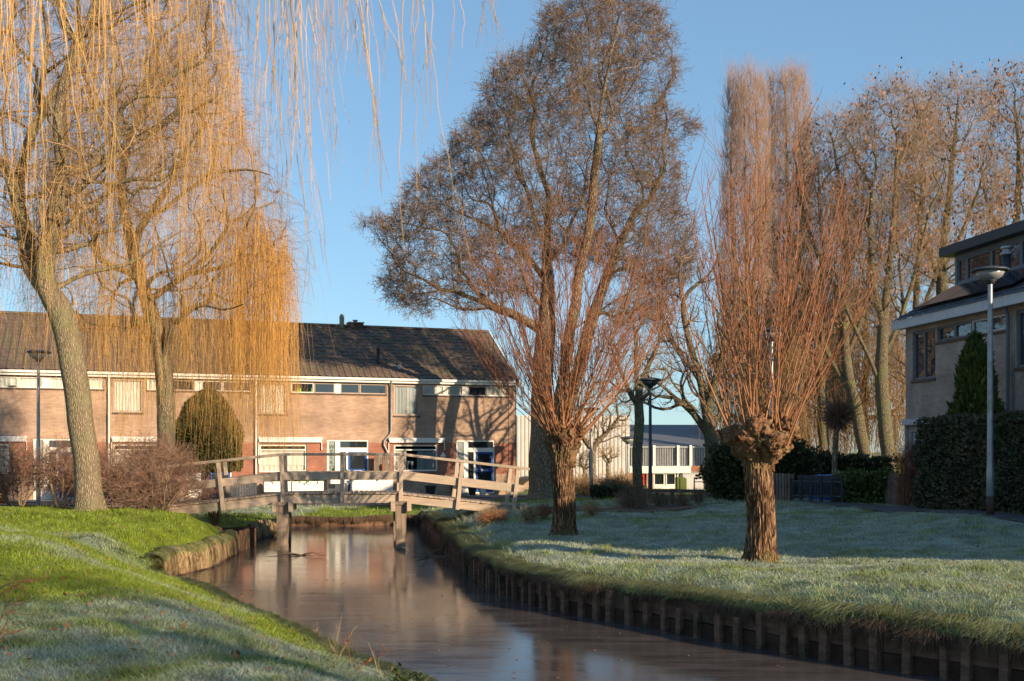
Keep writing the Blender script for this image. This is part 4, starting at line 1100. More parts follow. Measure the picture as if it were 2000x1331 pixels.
TH_Z = .55
UW = 6.13; EAVE = 5.23; RIDGE_Y = 4.3; RIDGE_Z = 8.28
RZ_T = math.atan2(.333, .943)
def terrace_house(t_left, label, opts):
    o2 = HR - U*t_left
    root = thing('terrace_house', label, 'house', (o2[0], o2[1], TH_Z), RZ_T, group='brick terrace houses')
    w = UW
    UWIN = (.18, 1.40, 3.72, 5.16); STRIP = (1.58, 5.95, 4.70, 5.16); GW = (.18, 2.28, 1.12, 2.36); DR = (3.20, 5.12, .04, 2.58)
    mb = MB(); wall_with_holes(mb, 0, w, -.4, EAVE+.1, 0, [UWIN, STRIP, GW, DR], .14)
    if opts.get('end'):     # gable end
        mb.add([(w,0,-.4),(w,2*RIDGE_Y,-.4),(w,2*RIDGE_Y,EAVE+.2),(w,RIDGE_Y,RIDGE_Z-.1),(w,0,EAVE+.2)], [(0,1,2,3,4)])
        mb.box(w-.30, w+.02, -.03, .0-.0, -.4, EAVE+.02)
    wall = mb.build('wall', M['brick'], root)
    rm = MB(); rm.box(.02, w-.02, .75, 1.0, 0, EAVE-.02); rm.build('inner_wall', M['room'], root)
    # windows
    cw = opts.get('upper', 'white')
    wn_ = window(root, *UWIN, .05, .075, M['brown_frame'] if cw != 'dark' else M['grey_paint'], M['clear'] if cw != 'dark' else M['glass'])
    if cw in ('white', 'blinds'): curtain(wn_, UWIN[0]+.08, UWIN[1]-.08, UWIN[2]+.08, UWIN[3]-.08, .14, M['curtain'] if cw == 'white' else M['blinds'], .02, 9 if cw == 'white' else 16)
    ms = MB(); ms.box(UWIN[0]-.03, UWIN[1]+.03, -.045, .06, UWIN[2]-.07, UWIN[2]-.004); ms.box(STRIP[0]-.03, STRIP[1]+.03, -.045, .06, STRIP[2]-.07, STRIP[2]-.004); ms.build('window_sill', M['sill'], root)
    xs = [1.58, 2.62, 3.62, 3.86, 4.72, 5.95]
    kinds = opts.get('strip', 'dddd')
    for (a, b), kx in zip(((1.58, 2.60), (2.62, 3.55), (3.82, 4.70), (4.72, 5.95)), kinds):
        wi = window(root, a, b, STRIP[2], STRIP[3], .05, .045, M['white'] if kx != 'b' else M['brown_frame'], M['clear'] if kx in 'wg' else M['glass'])
        if kx == 'w': curtain(wi, a+.05, b-.05, STRIP[2]+.05, STRIP[3]-.05, .13, M['curtain'], .01, 5)
        if kx == 'g':
            for q in (.32, .42, .92):
                lv = MB(); lv.lathe([(.03,STRIP[2]+.05),(.05,STRIP[2]+.09),(.02,STRIP[2]+.15),(.045,STRIP[2]+.2),(.01,STRIP[2]+.24)], a+q*(b-a), .13, 8); lv.build('figurine', M['lime'], wi)
    mp = MB(); mp.box(3.553, 3.817, .05, .11, STRIP[2], STRIP[3]); mp.build('mullion_panel', M['white_clad'], root)
    g = window(root, *GW, .05, .07, M['white'], M['clear'], mull=(), transom=2.12)
    if opts.get('ground', 'shut') == 'shut':
        curtain(g, .27, 2.2, 1.42, 2.05, .14, M['curtain'], .004, 4, 'blind'); curtain(g, .27, 2.2, 1.2, 1.5, .17, M['curtain'], .02, 8)
    else:
        curtain(g, .27, .80, 1.2, 2.05, .14, M['curtain'], .02, 5); curtain(g, 1.32, 2.2, 1.2, 2.05, .14, M['blinds'], .018, 12, 'blind')
    # door set
    fx0, fx1, fz0, fz1 = DR; y = .03
    fr = MB()
    fr.box(fx0, fx0+.07, y, y+.08, fz0, fz1); fr.box(fx1-.07, fx1, y, y+.08, fz0, fz1); fr.box(fx0+.07, fx1-.07, y, y+.08, fz1-.07, fz1)
    fr.box(fx0+.38, fx0+.60, y, y+.08, fz0, fz1-.07); fr.box(fx0+.60, fx1-.07, y, y+.08, 2.02, 2.22); fr.box(fx0+.88, fx0+.965, y, y+.08, fz0, 2.02)
    fr.box(fx0+.07, fx0+.38, y, y+.08, fz0, .35); fr.box(fx0+.60, fx0+.88, y, y+.08, fz0, .55); fr.box(fx0+.965, fx1-.07, y, y+.08, fz0, fz0+.06)
    dfr = fr.build('door_frame', M['white'], root)
    p = MB(); p.quad((fx0+.07,y+.05,.35),(fx0+.38,y+.05,.35),(fx0+.38,y+.05,fz1-.07),(fx0+.07,y+.05,fz1-.07)); sp = p.build('side_light', M['frost_glass'], dfr)
    p = MB(); p.quad((fx0+.60,y+.05,2.22),(fx1-.07,y+.05,2.22),(fx1-.07,y+.05,fz1-.07),(fx0+.60,y+.05,fz1-.07)); p.quad((fx0+.60,y+.05,.55),(fx0+.88,y+.05,.55),(fx0+.88,y+.05,2.02),(fx0+.60,y+.05,2.02)); p.build('pane', M['glass'], dfr)
    if opts.get('welkom'):
        for i, ch in enumerate("WELKOM"): text_mesh(ch, .25, M['letter'], dfr, (fx0+.225, y+.044, 2.17-.235*i))
        for k, ch in enumerate("20"): text_mesh(ch, .27, M['redsign'], dfr, (fx1+.17+.17*k, -.006, 1.62))
    dx0, dx1, dz0, dz1 = fx0+.968, fx1-.073, .10, 2.015
    d = MB(); t = .10
    d.box(dx0, dx0+t, y-.005, y+.04, dz0, dz1); d.box(dx1-t, dx1, y-.005, y+.04, dz0, dz1); d.box(dx0+t, dx1-t, y-.005, y+.04, dz1-t, dz1)
    d.box(dx0+t, dx1-t, y-.005, y+.04, 1.05, 1.24); d.box(dx0+t, dx1-t, y-.005, y+.04, dz0, .42)
    dr = d.build('door', M['blue'], root)
    p = MB(); p.quad((dx0+t,y+.02,1.24),(dx1-t,y+.02,1.24),(dx1-t,y+.02,dz1-t),(dx0+t,y+.02,dz1-t)); p.quad((dx0+t,y+.02,.42),(dx1-t,y+.02,.42),(dx1-t,y+.02,1.05),(dx0+t,y+.02,1.05)); p.build('pane', M['glass'], dr)
    p = MB(); p.box(dx0+.25, dx1-.25, y-.02, y-.006, 1.11, 1.18); p.box(dx0+.02, dx0+.07, y-.05, y-.006, 1.08, 1.2); p.build('letter_slot', M['metal'], dr)
    p = MB(); p.box(fx0+.9, fx1+.05, -.25, .02, -.05, .035); p.build('doorstep', M['concrete'], root)
    # awning cassette
    if opts.get('awning', True):
        a0, a1 = opts.get('aw', (.12, 2.96)); a = MB(); a.box(a0, a1, -.17, -.003, 2.60, 2.68); a.box(a0+.04, a1-.04, -.15, -.003, 2.46, 2.58); a.box(a0+.02, a1-.02, -.16, -.145, 2.575, 2.605)
        a.box(a0+.0, a0+.03, -.09, -.004, 1.5, 2.46); a.box(a1-.03, a1, -.09, -.004, 2.1, 2.46); a.build('awning_box', M['white_clad'], root)
    # eave and roof
    f = MB(); f.box(0.0, w+(.08 if opts.get('end') else -.002), -.16, -.10, EAVE-.01, EAVE+.21); f.box(0.0, w-.004, -.10, .0, EAVE, EAVE+.03); f.build('eave_board', M['white'], root)
    gt = MB(); gt.box(0.0, w-.002, -.27, -.163, EAVE+.10, EAVE+.20); gt.build('gutter', M['white_clad'], root)
    rf = pantile_roof('roof', 0, w+(.10 if opts.get('end') else 0), -.28, EAVE+.20, RIDGE_Y, RIDGE_Z, M['tile'], root)
    pantile_roof('rear_roof', 0, w+(.10 if opts.get('end') else 0), RIDGE_Y*2+.28, EAVE+.20, RIDGE_Y, RIDGE_Z-.01, M['tile'], root)
    rd = MB(); nn = int(w/.38)
    for i in range(nn):
        x0 = i*w/nn; x1 = (i+1)*w/nn+.03
        pr = [(RIDGE_Y+.13*math.cos(a), RIDGE_Z-.02+.12*math.sin(a)) for a in np.linspace(0, math.pi, 7)]
        rd.prism(pr, x0, min(x1, w+.1) - .0)
    rd.build('ridge_tiles', M['tile'], rf)
    if opts.get('end'):
        vb = MB(); vb.beam((w+.105, -.26, EAVE+.16), (w+.105, RIDGE_Y, RIDGE_Z-.05), .03, .2, mi=0); vb.build('verge_board', M['white'], root)
        bh = MB(); bh.box(w+.04, w+.09, .0, .06, .2, EAVE); bh.build('corner_trim', M['sill'], root)
    # downpipe at the left party line
    if opts.get('pipe', True):
        dp = [np.array(p) for p in [(.02,-.20,EAVE+.1),(.02,-.12,EAVE-.15),(.02,-.10,3.0),(-.02,-.10,2.85),(-.30,-.10,2.55),(-.32,-.10,2.35),(-.06,-.10,1.85),(-.02,-.10,1.6),(-.02,-.10,-.1)]] if opts.get('bent') else [np.array(p) for p in [(.02,-.20,EAVE+.1),(.02,-.12,EAVE-.15),(.02,-.10,-.1)]]
        dp = np.array(dp); V, Q = tube_mesh([(dp[None], np.full((1,len(dp)), .042), 10)], None); mesh_obj('downpipe', V, [Q], M['metal'] if opts.get('bent') else M['white_clad'], parent=root, smooth=True)
    if opts.get('chimney'):
        c = MB(); cx = opts['chimney']; c.box(cx-.36, cx+.36, RIDGE_Y-.25, RIDGE_Y+.35, RIDGE_Z-.3, RIDGE_Z+.16); ch = c.build('chimney', M['sill'], root)
        c = MB(); c.box(cx-.40, cx+.40, RIDGE_Y-.3, RIDGE_Y+.4, RIDGE_Z+.163, RIDGE_Z+.21); c.lathe([(.10,RIDGE_Z+.21),(.10,RIDGE_Z+.30),(.14,RIDGE_Z+.31),(.14,RIDGE_Z+.34)], cx, RIDGE_Y+.05, 10); c.build('chimney_cap', M['concrete'], ch)
        c = MB(); c.lathe([(.13,RIDGE_Z-.1),(.12,RIDGE_Z+.25),(.12,RIDGE_Z+.26),(.13,RIDGE_Z+.4),(.10,RIDGE_Z+.52),(.04,RIDGE_Z+.58)], cx-.72, RIDGE_Y-.2, 12); c.build('flue', M['concrete'], root, smooth=True)
    if opts.get('vent'):
        vx = opts['vent']; yb = 1.0; zb = EAVE+.2+(yb+.28)*(RIDGE_Z-EAVE-.2)/(RIDGE_Y+.28)
        c = MB(); c.lathe([(.10,zb-.15),(.085,zb+.02),(.07,zb+.3),(.07,zb+.55),(.085,zb+.56),(.085,zb+.72),(.03,zb+.74)], vx, yb, 12); c.build('roof_vent', M['dark'], root, smooth=True)
        c = MB(); c.lathe([(.09,zb-.45),(.11,zb-.2),(.07,zb-.1)], vx+.9, yb-.5, 10); c.build('roof_cowl', M['metal'], root, smooth=True)
    return root
terrace_house(6.13, 'right end house of the brick terrace, beside the alder, blue door in leafy shadow', dict(end=True, upper='blinds', strip='wwbw', ground='open', vent=-.35+.0, bent=True, aw=(-.1,2.62)))
terrace_house(12.26, 'brick terrace house with WELKOM lettering beside its blue door, behind the middle of the bridge', dict(upper='white', strip='gbbb', welkom=True, chimney=5.35))
terrace_house(18.39, 'brick terrace house partly hidden by the domed yew and the slender willow', dict(upper='white', strip='wbdd'))
terrace_house(24.52, 'brick terrace house behind the stout willow trunk and the street lamps', dict(upper='dark', strip='wwww'))
terrace_house(30.65, 'leftmost brick terrace house, its right end at the left picture edge', dict(upper='dark', strip='wdwd'))

# ------------------------------------------------------------------ street houses on the right
SO = np.array([12.06, 34.0])+np.array([.987,.158])*.30; SX = np.array([.158,-.987]); RZ_S = math.atan2(-.987, .158)
def street_house(s0, label, first):
    o2 = SO+SX*s0; z0 = 1.2
    root = thing('street_house', label, 'house', (o2[0], o2[1], z0), RZ_S, group='dark roofed street houses')
    w = 5.75; E = 5.22; a = .2 if first else 0
    W1 = (a+.42, a+1.72, 3.60, 5.10) if first else (.05, 1.35, 3.60, 5.10); ST = (2.0, 5.45, 4.66, 5.10); G1 = (a+.35, 2.7, .7, 2.0)
    mb = MB(); wall_with_holes(mb, a, w, -.5, E+.1, 0, [W1, ST, G1], .16)
    if first: mb.add([(a,0,-.5),(a,8.4,-.5),(a,8.4,E+.2),(a,4.2,7.6),(a,0,E+.2)], [(4,3,2,1,0)])
    mb.build('wall', M['brick2'], root)
    if not first or True:
        rm = MB(); rm.box(a+.02, w-.02, .8, 1.0, -.4, E-.02); rm.build('inner_wall', M['room'], root)
    window(root, *W1, .06, .07, M['slate_frame'], M['glass_r'], mull=((W1[0]+W1[1])/2-.05,))
    for q in range(4):
        x0 = ST[0]+q*(ST[1]-ST[0])/4; window(root, x0+.002, x0+(ST[1]-ST[0])/4-.002, ST[2], ST[3], .06, .06, M['slate_frame'] if q < 2 else M['pale_fascia'], M['glass_r'])
    window(root, *G1, .06, .08, M['pale_fascia'], M['glass_r'], transom=1.75)
    ms = MB()
    for q in (W1, ST): ms.box(q[0]-.03, q[1]+.03, -.05, .06, q[2]-.08, q[2]-.004)
    ms.build('window_sill', M['sill'], root)
    aw = MB(); aw.box(a+.1, 2.85, -.18, -.003, 2.22, 2.40); aw.box(a+.12, a+.16, -.10, -.004, 1.0, 2.22); aw.build('awning_box', M['pale_fascia'], root)
    f = MB(); f.box(-.02 if first else 0, w-.003, -.34, -.28, E+.0, E+.28); f.box(0, w-.003, -.28, -.0, E+.02, E+.05); f.build('eave_board', M['pale_fascia'], root)
    SL = (7.64-6.71)/1.72
    def zr(v): return E+.26+SL*(v+.34)
    pantile_roof('roof', -.05 if first else 0, w, -.36, zr(-.36), 4.2, zr(4.2), M['tile_dark'], root, amp=.012)
    pantile_roof('rear_roof', -.05 if first else 0, w, 8.8, zr(-.36), 4.2, zr(4.2)-.01, M['tile_dark'], root, amp=.012)
    # solar panels lying on the lower roof
    for r_ in range(1):
        for c_ in range(3):
            x0 = .55+c_*1.68; v0, v1 = .15, 1.45; mbp = MB(); n = np.array([0, -SL, 1])/math.hypot(1, SL)*.10
            A = np.array([x0, v0, zr(v0)])+n; B = np.array([x0+1.63, v0, zr(v0)])+n; C_ = np.array([x0+1.63, v1, zr(v1)])+n; D_ = np.array([x0, v1, zr(v1)])+n
            t = n*.35; mbp.add([A,B,C_,D_,A+t,B+t,C_+t,D_+t], [(0,3,2,1),(4,5,6,7),(0,1,5,4),(1,2,6,5),(2,3,7,6),(3,0,4,7)]); mbp.build('solar_panel', M['panel'], root)
    # dormer with flat roof
    d0, d1 = (.1 if first else .2), 4.5; v = 1.75; zb = zr(v)-z0*0; zt = 7.62
    m2 = MB(); wall_with_holes(m2, d0, d1, zb-.3, zt, v, [(d0+.12, d1-.12, zb+.12, zt-.14)], .1); 
    m2.add([(d0,v,zb-.3),(d0,4.6,zb-.3),(d0,4.6,zt),(d0,v,zt)], [(0,3,2,1)]); m2.add([(d1,v,zb-.3),(d1,4.6,zb-.3),(d1,4.6,zt),(d1,v,zt)], [(0,1,2,3)])
    dm = m2.build('dormer', M['slate_frame'], root)
    ed = [d0+.12, .70 + (d0-.1), 1.98+(d0-.1), 2.72+(d0-.1), 3.42+(d0-.1), d1-.12]
    for q in range(5): 
        wq = window(dm, ed[q]+.003, ed[q+1]-.003, zb+.12, zt-.14, v+.03, .055, M['slate_frame'], M['glass_r'])
    rr = MB(); rr.box(d0-.32, d1+.15, v-.36, 4.9, zt+.0, zt+.29); rf = rr.build('dormer_roof', M['dark_fascia'], root)
    wf = MB(); wf.box(d1+.152, d1+.18, v-.36, 4.9, zt-.0, zt+.30); wf.build('white_edge', M['white'], rf)
    for q in (0.9, 2.4):
        sp = MB(); A = np.array([q, v+.5, zt+.31]); sp.add([A, A+[.95,0,0], A+[.95,.9,.22], A+[0,.9,.22], A+[0,0,.03], A+[.95,0,.03], A+[.95,.9,.25], A+[0,.9,.25]], [(0,3,2,1),(4,5,6,7),(0,1,5,4),(1,2,6,5),(2,3,7,6),(3,0,4,7)]); sp.build('solar_panel', M['panel'], root)
    vz = zr(1.0); c = MB(); vx = 3.9; c.lathe([(.14,vz-.2),(.11,vz+.0),(.11,vz+.72)], vx, 1.0, 14); vp = c.build('roof_vent', M['dark_fascia'], root, smooth=True)
    c = MB(); c.lathe([(.10,vz+.72),(.17,vz+.74),(.17,vz+.80),(.11,vz+.83),(.11,vz+.90),(.17,vz+.92),(.15,vz+.98),(.04,vz+1.0)], vx, 1.0, 14); c.build('vent_cap', M['metal'], vp, smooth=True)
    dp = np.array([(5.6,-.22,E+.05),(5.6,-.1,E-.2),(5.6,-.1,0)]); V, Q = tube_mesh([(dp[None], np.full((1,3), .05), 10)], None); mesh_obj('downpipe', V, [Q], M['slate_frame'], parent=root, smooth=True)
    return root
street_house(0, 'grey brick street house with flat roofed dormer and solar panels behind the tall hedge', True)
street_house(5.76, 'neighbouring grey brick house cut off by the right edge of the picture', False)
# unseen houses continuing the street, flat roofs and height shaped to shade the lawn
def lawn_shade_block(s0, s1, top, label):
    o2 = SO+SX*s0; root = thing('unseen_flat_house', label, 'house', (o2[0], o2[1], 1.1), RZ_S, group='unseen flat roofed houses shaped to shade the lawn')
    w = s1-s0; mb = MB(); hs = [(w*.15, w*.45, .9, 2.1), (w*.6, w*.75, .05, 2.1)]
    wall_with_holes(mb, 0, w, -.4, top-1.1, 0, hs, .15); mb.box(.01, w-.01, .6, 8, -.4, top-1.12); mb.build('wall', M['brick2'], root)
    window(root, *hs[0], .06, .06, M['grey_paint'], M['glass_r'], mull=(w*.3,)); mb = MB(); mb.box(*hs[1][:2], .06, .1, *hs[1][2:]); mb.build('door', M['blue'], root)
    mb = MB(); mb.box(-.1, w+.1, -.15, 8.1, top-1.099, top-.9); mb.build('roof', M['pale_fascia'], root)
SH_TOP = 7.35
lawn_shade_block(11.6, 17.6, SH_TOP, 'unseen flat roofed grey brick house shaped to shade the right lawn, farther of two')
lawn_shade_block(17.8, 25.5, SH_TOP, 'unseen flat roofed grey brick house shaped to shade the right lawn, nearer of two')

# ------------------------------------------------------------------ far hall
def far_hall():
    D = 62; org = P(1120, 955, D); org[2] = .5
    root = thing('sports_hall', 'pale hall far behind with cream cladding, white band and red door', 'building', org, math.radians(4))
    s = D/F; 
    def X(px): return (px-1120)*s
    def Z(py): return (HC-(py-HY)*s)-.5
    mb = MB(); n = int((X(1231)-X(1010))/.22)
    prof = []
    for i in range(n): # ribbed cladding
        x0 = X(1010)+i*(X(1231)-X(1010))/n; dx = (X(1231)-X(1010))/n; mb.box(x0, x0+dx*.5, -.035, 0, Z(935), Z(812))
    mb.box(X(1010), X(1231), 0, 20, Z(935)-.02, Z(812)); mb.build('cladding', M['corrug'], root)
    mb = MB(); mb.box(X(1008), X(1232), -.15, 20, -.6, Z(935)-.02); mb.build('brick_base', M['brick'], root)
    mb = MB(); mb.add([(X(1234),.4,Z(873)),(X(1440),.4,Z(873)),(X(1440),9,Z(822)),(X(1234),9,Z(822))], [(0,1,2,3)]); mb.add([(X(1234),9,Z(822)),(X(1440),9,Z(822)),(X(1440),9,Z(873)),(X(1234),9,Z(873))], [(0,1,2,3)]); mb.build('roof', M['slate_roof'], root)
    mb = MB(); mb.box(X(1233), X(1440), .5, .7, Z(910), Z(873)); mb.build('grey_panels', M['slate_roof'], root)
    mb = MB(); 
    for q in np.arange(1236, 1440, 3.4): mb.box(X(q), X(q)+.05, .35, .5, Z(910), Z(874))
    mb.box(X(1233), X(1440), .28, .36, Z(875), Z(872)); mb.build('vertical_slats', M['metal'], root)
    mb = MB()
    for q in (1281, 1329, 1354, 1400): mb.box(X(q)-.07, X(q)+.07, .18, .27, Z(912), Z(870))
    mb.build('white_posts', M['white'], root)
    mb = MB(); mb.box(X(1230), X(1352), -.1, .4, Z(925), Z(911)); mb.box(X(1278), X(1352), 0, .3, -.6, Z(949)); mb.build('white_band', M['white'], root)
    mb = MB(); mb.box(X(1264), X(1278), -.05, .5, -.6, Z(925.2)); mb.build('brick_pier', M['brick'], root); mb = MB(); mb.box(X(1352.2), X(1440), -.05, .5, -.6, Z(911)); mb.build('brick_pier', M['brick'], root)
    for a, b in ((1279, 1301), (1303, 1323), (1326, 1351)): 
        w_ = window(root, X(a), X(b), Z(948.8), Z(925.2), .05, .06, M['white'], M['clear']); curtain(w_, X(a)+.1, X(b)-.1, Z(948), Z(926), .3, M['blinds'], .04, 7)
    w_ = window(root, X(1231), X(1263.5), -.1, Z(925.2), .05, .17, M['red'], M['glass'], mull=(X(1247),), name='door')
    mb = MB(); mb.box(X(1233), X(1440), .75, 1.0, -.5, Z(911)); mb.build('inner_wall', M['room'], root)
far_hall()
# ================================================================== BRIDGE
BW = 1.35
BO = np.array([-4.52, 28.6, 0.0]); RZ_B = math.atan2(.143, .99)
def deck_z(s): return float(np.interp(s, [-4.9,-1.55,0,1.55,4.9], [1.14,1.50,1.52,1.50,1.12]))
def bridge():
    root = thing('footbridge', 'arched weathered timber footbridge with plank railings crossing the frozen canal', 'bridge', BO, RZ_B)
    segs = [(-4.9,-1.55),(-1.55,1.55),(1.55,4.75)]
    for yy in (.06, BW-.06):
        for a, b in segs:
            g = .012; mb = MB(); za, zb = deck_z(a)-.165, deck_z(b)-.165
            mb.beam((a+g, yy, za), (b-g, yy, zb), .09, .23, mi=0); bevel(mb.build('stringer', M['wood'], root), .008)
    # cladding joints of the stringer are scores in the wood: thin dark seams
    mb = MB(); s = -4.8
    while s < 4.62:
        z = deck_z(s+.065)-.025; sl = (deck_z(s+.13)-deck_z(s))/.13
        w = .128; j = random.uniform(-.02,.015)
        mb.add([(s,-.03+j,z-.022),(s+w,-.03+j,z-.022+sl*w),(s+w,BW+.03,z-.022+sl*w),(s,BW+.03,z-.022),(s,-.03+j,z+.022),(s+w,-.03+j,z+.022+sl*w),(s+w,BW+.03,z+.022+sl*w),(s,BW+.03,z+.022)],
               [(0,3,2,1),(4,5,6,7),(0,1,5,4),(1,2,6,5),(2,3,7,6),(3,0,4,7)]); s += .142
    mb.build('deck', M['wood'], root)
    st = [-4.65,-3.1,-1.55,0,1.55,3.1,4.62]
    def nrm(s):
        sl = (deck_z(s+.05)-deck_z(s-.05))/.1
        if abs(s) > 1.6: return np.array([-sl, 0, 1])/math.hypot(1, sl)
        return np.array([-sl*.5 if abs(s) > 1 else 0, 0, 1.])
    for yy, sg in ((-.045,-1),(BW+.045,1)):
        for s in st:
            n = nrm(s)*np.array([.95,1,1]); b = np.array([s, yy, deck_z(s)]); mb = MB()
            mb.beam(b-n*.30, b+n*.985, .105, .085, up=(0,1,0)); bevel(mb.build('post', M['woodv'], root), .006)
        for nm, h, hh, ww, e0, e1, yo in (('handrail', 1.02, .07, .13, 0, .42, 0.0), ('middle_rail', .45, .21, .045, 0, .30, sg*-.068)):
            for i in range(3):
                a, b = segs[i]; a = max(a, -4.75); b = min(b, 4.62)
                if i == 2: b += e1
                na = nrm(a+.001 if i else a); nb_ = nrm(b-.001)
                A = np.array([a, yy+yo, deck_z(a)])+nrm(a if i else a)*h*np.array([1,1,1]); B = np.array([b, yy+yo, deck_z(b)])+nrm(b)*h
                if i == 2 and nm == 'handrail' or i == 2: B = np.array([b, yy+yo, deck_z(min(b,4.62))-max(0,b-4.62)*.13+h])
                mb = MB(); mb.beam(A+np.array([.004,0,0]), B-np.array([.004,0,0]), ww, hh); bevel(mb.build(nm, M['wood'], root), .006)
    # piers
    for s in (-1.55, 1.55):
        for yy in (.10, BW-.10):
            zt = 1.17; n = 12; lv = 16; V = []; pile = MB()
            V = []; Fs = []
            for i in range(lv+1):
                z = -.6+(zt+.6)*i/lv
                er = .03*math.exp(-((z-.25)/.22)**2) if (s > 0 and yy < .5) else .012*math.exp(-((z-.2)/.2)**2)
                h = .148-er
                for (cx, cy) in ((-1,-1),(-.8,-1),(0,-1.02),(.8,-1),(1,-1),(1,-.8),(1.02,0),(1,.8),(1,1),(0,1),(-1,1),(-1,0)):
                    j = .010*mnoise(Vector((cx*3+s, cy*3+yy, z*5))); V.append((s+(h+j)*cx, yy+(h+j)*cy, z))
            for i in range(lv):
                for k in range(12): Fs.append((i*12+k, i*12+(k+1)%12, (i+1)*12+(k+1)%12, (i+1)*12+k))
            Fs.append(tuple(lv*12+k for k in range(12))); pile.add(V, Fs); pile.build('pile', M['pile'], root)
        for dx in (-.215, .215):
            mb = MB(); mb.box(s+dx-.06, s+dx+.06, -.22, BW+.22, 1.0, 1.26); bevel(mb.build('cross_beam', M['wood'], root), .01)
        mb = MB(); mb.box(s-.145, s+.145, -.10, BW+.10, 1.175, 1.27); mb.build('cap', M['pile'], root)
        mb = MB(); mb.beam((s-.33, .08, 1.12), (s+.33, .08, 1.12), .035, .035); mb.build('bolt', M['rust'], root)
bridge()
def T_b(x, y, z): 
    c, s = math.cos(RZ_B), math.sin(RZ_B); return np.array([BO[0]+c*x-s*y, BO[1]+s*x+c*y, z])
# abutment blocks
mb = MB(); mb.add([(-.13,-.12,-.3),(.2,-.12,-.3),(.2,.5,-.3),(-.13,.5,-.3),(-.03,-.12,.27),(.17,-.12,.25),(.17,.5,.25),(-.03,.5,.27)], [(0,3,2,1),(4,5,6,7),(0,1,5,4),(1,2,6,5),(2,3,7,6),(3,0,4,7)])
p = T_b(4.82, -.05, .92); tag(bevel(mb.build('concrete_block', M['concrete'], loc=p), .015) and bpy.data.objects['concrete_block'], 'beige wedge shaped concrete block under the right end of the footbridge', 'block')
mb = MB(); mb.box(-.10,.10,-.08,.08,-.3,.42); p = T_b(-4.78, -.25, .95); o = mb.build('marker_stump', M['woodv'], loc=p); bevel(o, .012); o.rotation_euler = (0, -.12, 0); tag(o, 'pale short timber stump at the left foot of the footbridge beside the bare bush', 'stump')

# timber revetment along the right bank
def revet():
    pts = resample([(-1.75,28.3),(-1.19,25),(-.7,22),(0,19.3),(.71,17.7),(1.08,17.06),(1.76,16.4),(2.4,15.5),(3.08,14.6),(3.92,13.5),(5,12.4),(7,10.2),(8.4,8.8)], .08)
    pts = np.array(pts); 
    for _ in range(12): pts[1:-1] = (pts[:-2]+2*pts[1:-1]+pts[2:])/4
    d = np.r_[0, np.cumsum(np.linalg.norm(np.diff(pts, axis=0), axis=1))]
    org = np.array([2.4, 15.5, 0.])
    root = thing('bank_revetment', 'dark timber board revetment with square posts holding the right canal bank', 'retaining wall', org)
    N = 64; sp = d[-1]/N
    def at(q): return np.array([np.interp(q, d, pts[:,0]), np.interp(q, d, pts[:,1])])
    rgb = random.Random(4)
    mbs = [MB(), MB()]
    for i in range(N):
        a = at(i*sp); b = at((i+1)*sp); jp = rgb.uniform(-.07,.07); t = (b-a)/np.linalg.norm(b-a); nw = np.array([-t[1], t[0]])*-1
        if i == 0: pass
        # the water is on the left of the camera-ward direction
        nw = np.array([t[1], -t[0]])
        a_ = a+nw*.05; b_ = b+nw*.05
        for k, (z0, z1, th) in enumerate(((.21,.47,.045),(-.3,.195,.035))):
            j = rgb.uniform(-.012,.012)
            A = np.array([*(a_-org[:2]), (z0+z1)/2+j]); B = np.array([*(b_-org[:2]), (z0+z1)/2+j]); mbs[k].beam(A+np.array([*t,0])*.004, B-np.array([*t,0])*.004, th, z1-z0)
        c = a+t*jp+nw*(.115+rgb.uniform(-.01,.015))-org[:2]; h = rgb.uniform(.36,.50); w = rgb.uniform(.038,.052)
        pm = MB(); lean = rgb.uniform(-.045,.045)
        V = []
        for z, l in ((-.4,0),(h,lean)):
            for (p_, q_) in ((-1,-1),(1,-1),(1,1),(-1,1)): v = c+t*(w*p_+l)+nw*(w*q_); V.append((v[0], v[1], z))
        pm.add(V, [(0,1,2,3),(7,6,5,4),(0,4,5,1),(1,5,6,2),(2,6,7,3),(3,7,4,0)]); pm.build('post', M['board'], root)
    mbs[0].build('upper_board', M['board'], root); mbs[1].build('lower_board', M['board_wet'], root)
revet()
# sheet timber corner of the left bank under the bridge
mb = MB()
for i in range(6):
    mb.box(-.02, .06, i*.27, i*.27+.25, -.3, .52-.02*(i % 2))
for i in range(4): mb.box(-.05-i*.25-.24, -.05-i*.25, -.06, -.01, -.3, .5)
o = mb.build('timber_corner', M['board'], loc=(-7.15, 28.2, 0)); bevel(o, .008); tag(o, 'dark timber corner of the left bank just under the bridge', 'retaining wall')
# ================================================================== OBJECTS
def leaf_shell(n, kind, dims, rg, jitter=.06):
    """points on and just under the surface of a rounded box (half dims a,b; height h) or a dome"""
    a, b, h = dims
    if kind == 'box':
        out = []
        per = [(2*a*h), (2*a*h), (2*b*h), (2*b*h), (4*a*b)]; per = np.array(per)/sum(per)
        f = rg.choice(5, n, p=per); u = rg.uniform(-1,1,n); v = rg.random(n)
        x = np.where(f == 0, u*a, np.where(f == 1, u*a, np.where(f == 2, -a, np.where(f == 3, a, u*a))))
        y = np.where(f == 0, -b, np.where(f == 1, b, np.where(f < 4, u*b, rg.uniform(-1,1,n)*b)))
        z = np.where(f == 4, h, v*h); p = np.column_stack([x,y,z])
    else:
        th = rg.uniform(0, 2*math.pi, n); v = rg.random(n)**.8; r = kind(v); p = np.column_stack([a*r*np.cos(th), b*r*np.sin(th), v*h])
    s = 1.1
    bump = np.array([mnoise(Vector(q)*1.6) for q in p])[:,None]
    c = np.array([0,0,h*.45]); d = unit(p-c)
    return p+d*(bump*jitter*2.2+rg.normal(0, jitter*.5, (n,1))-jitter*.4)

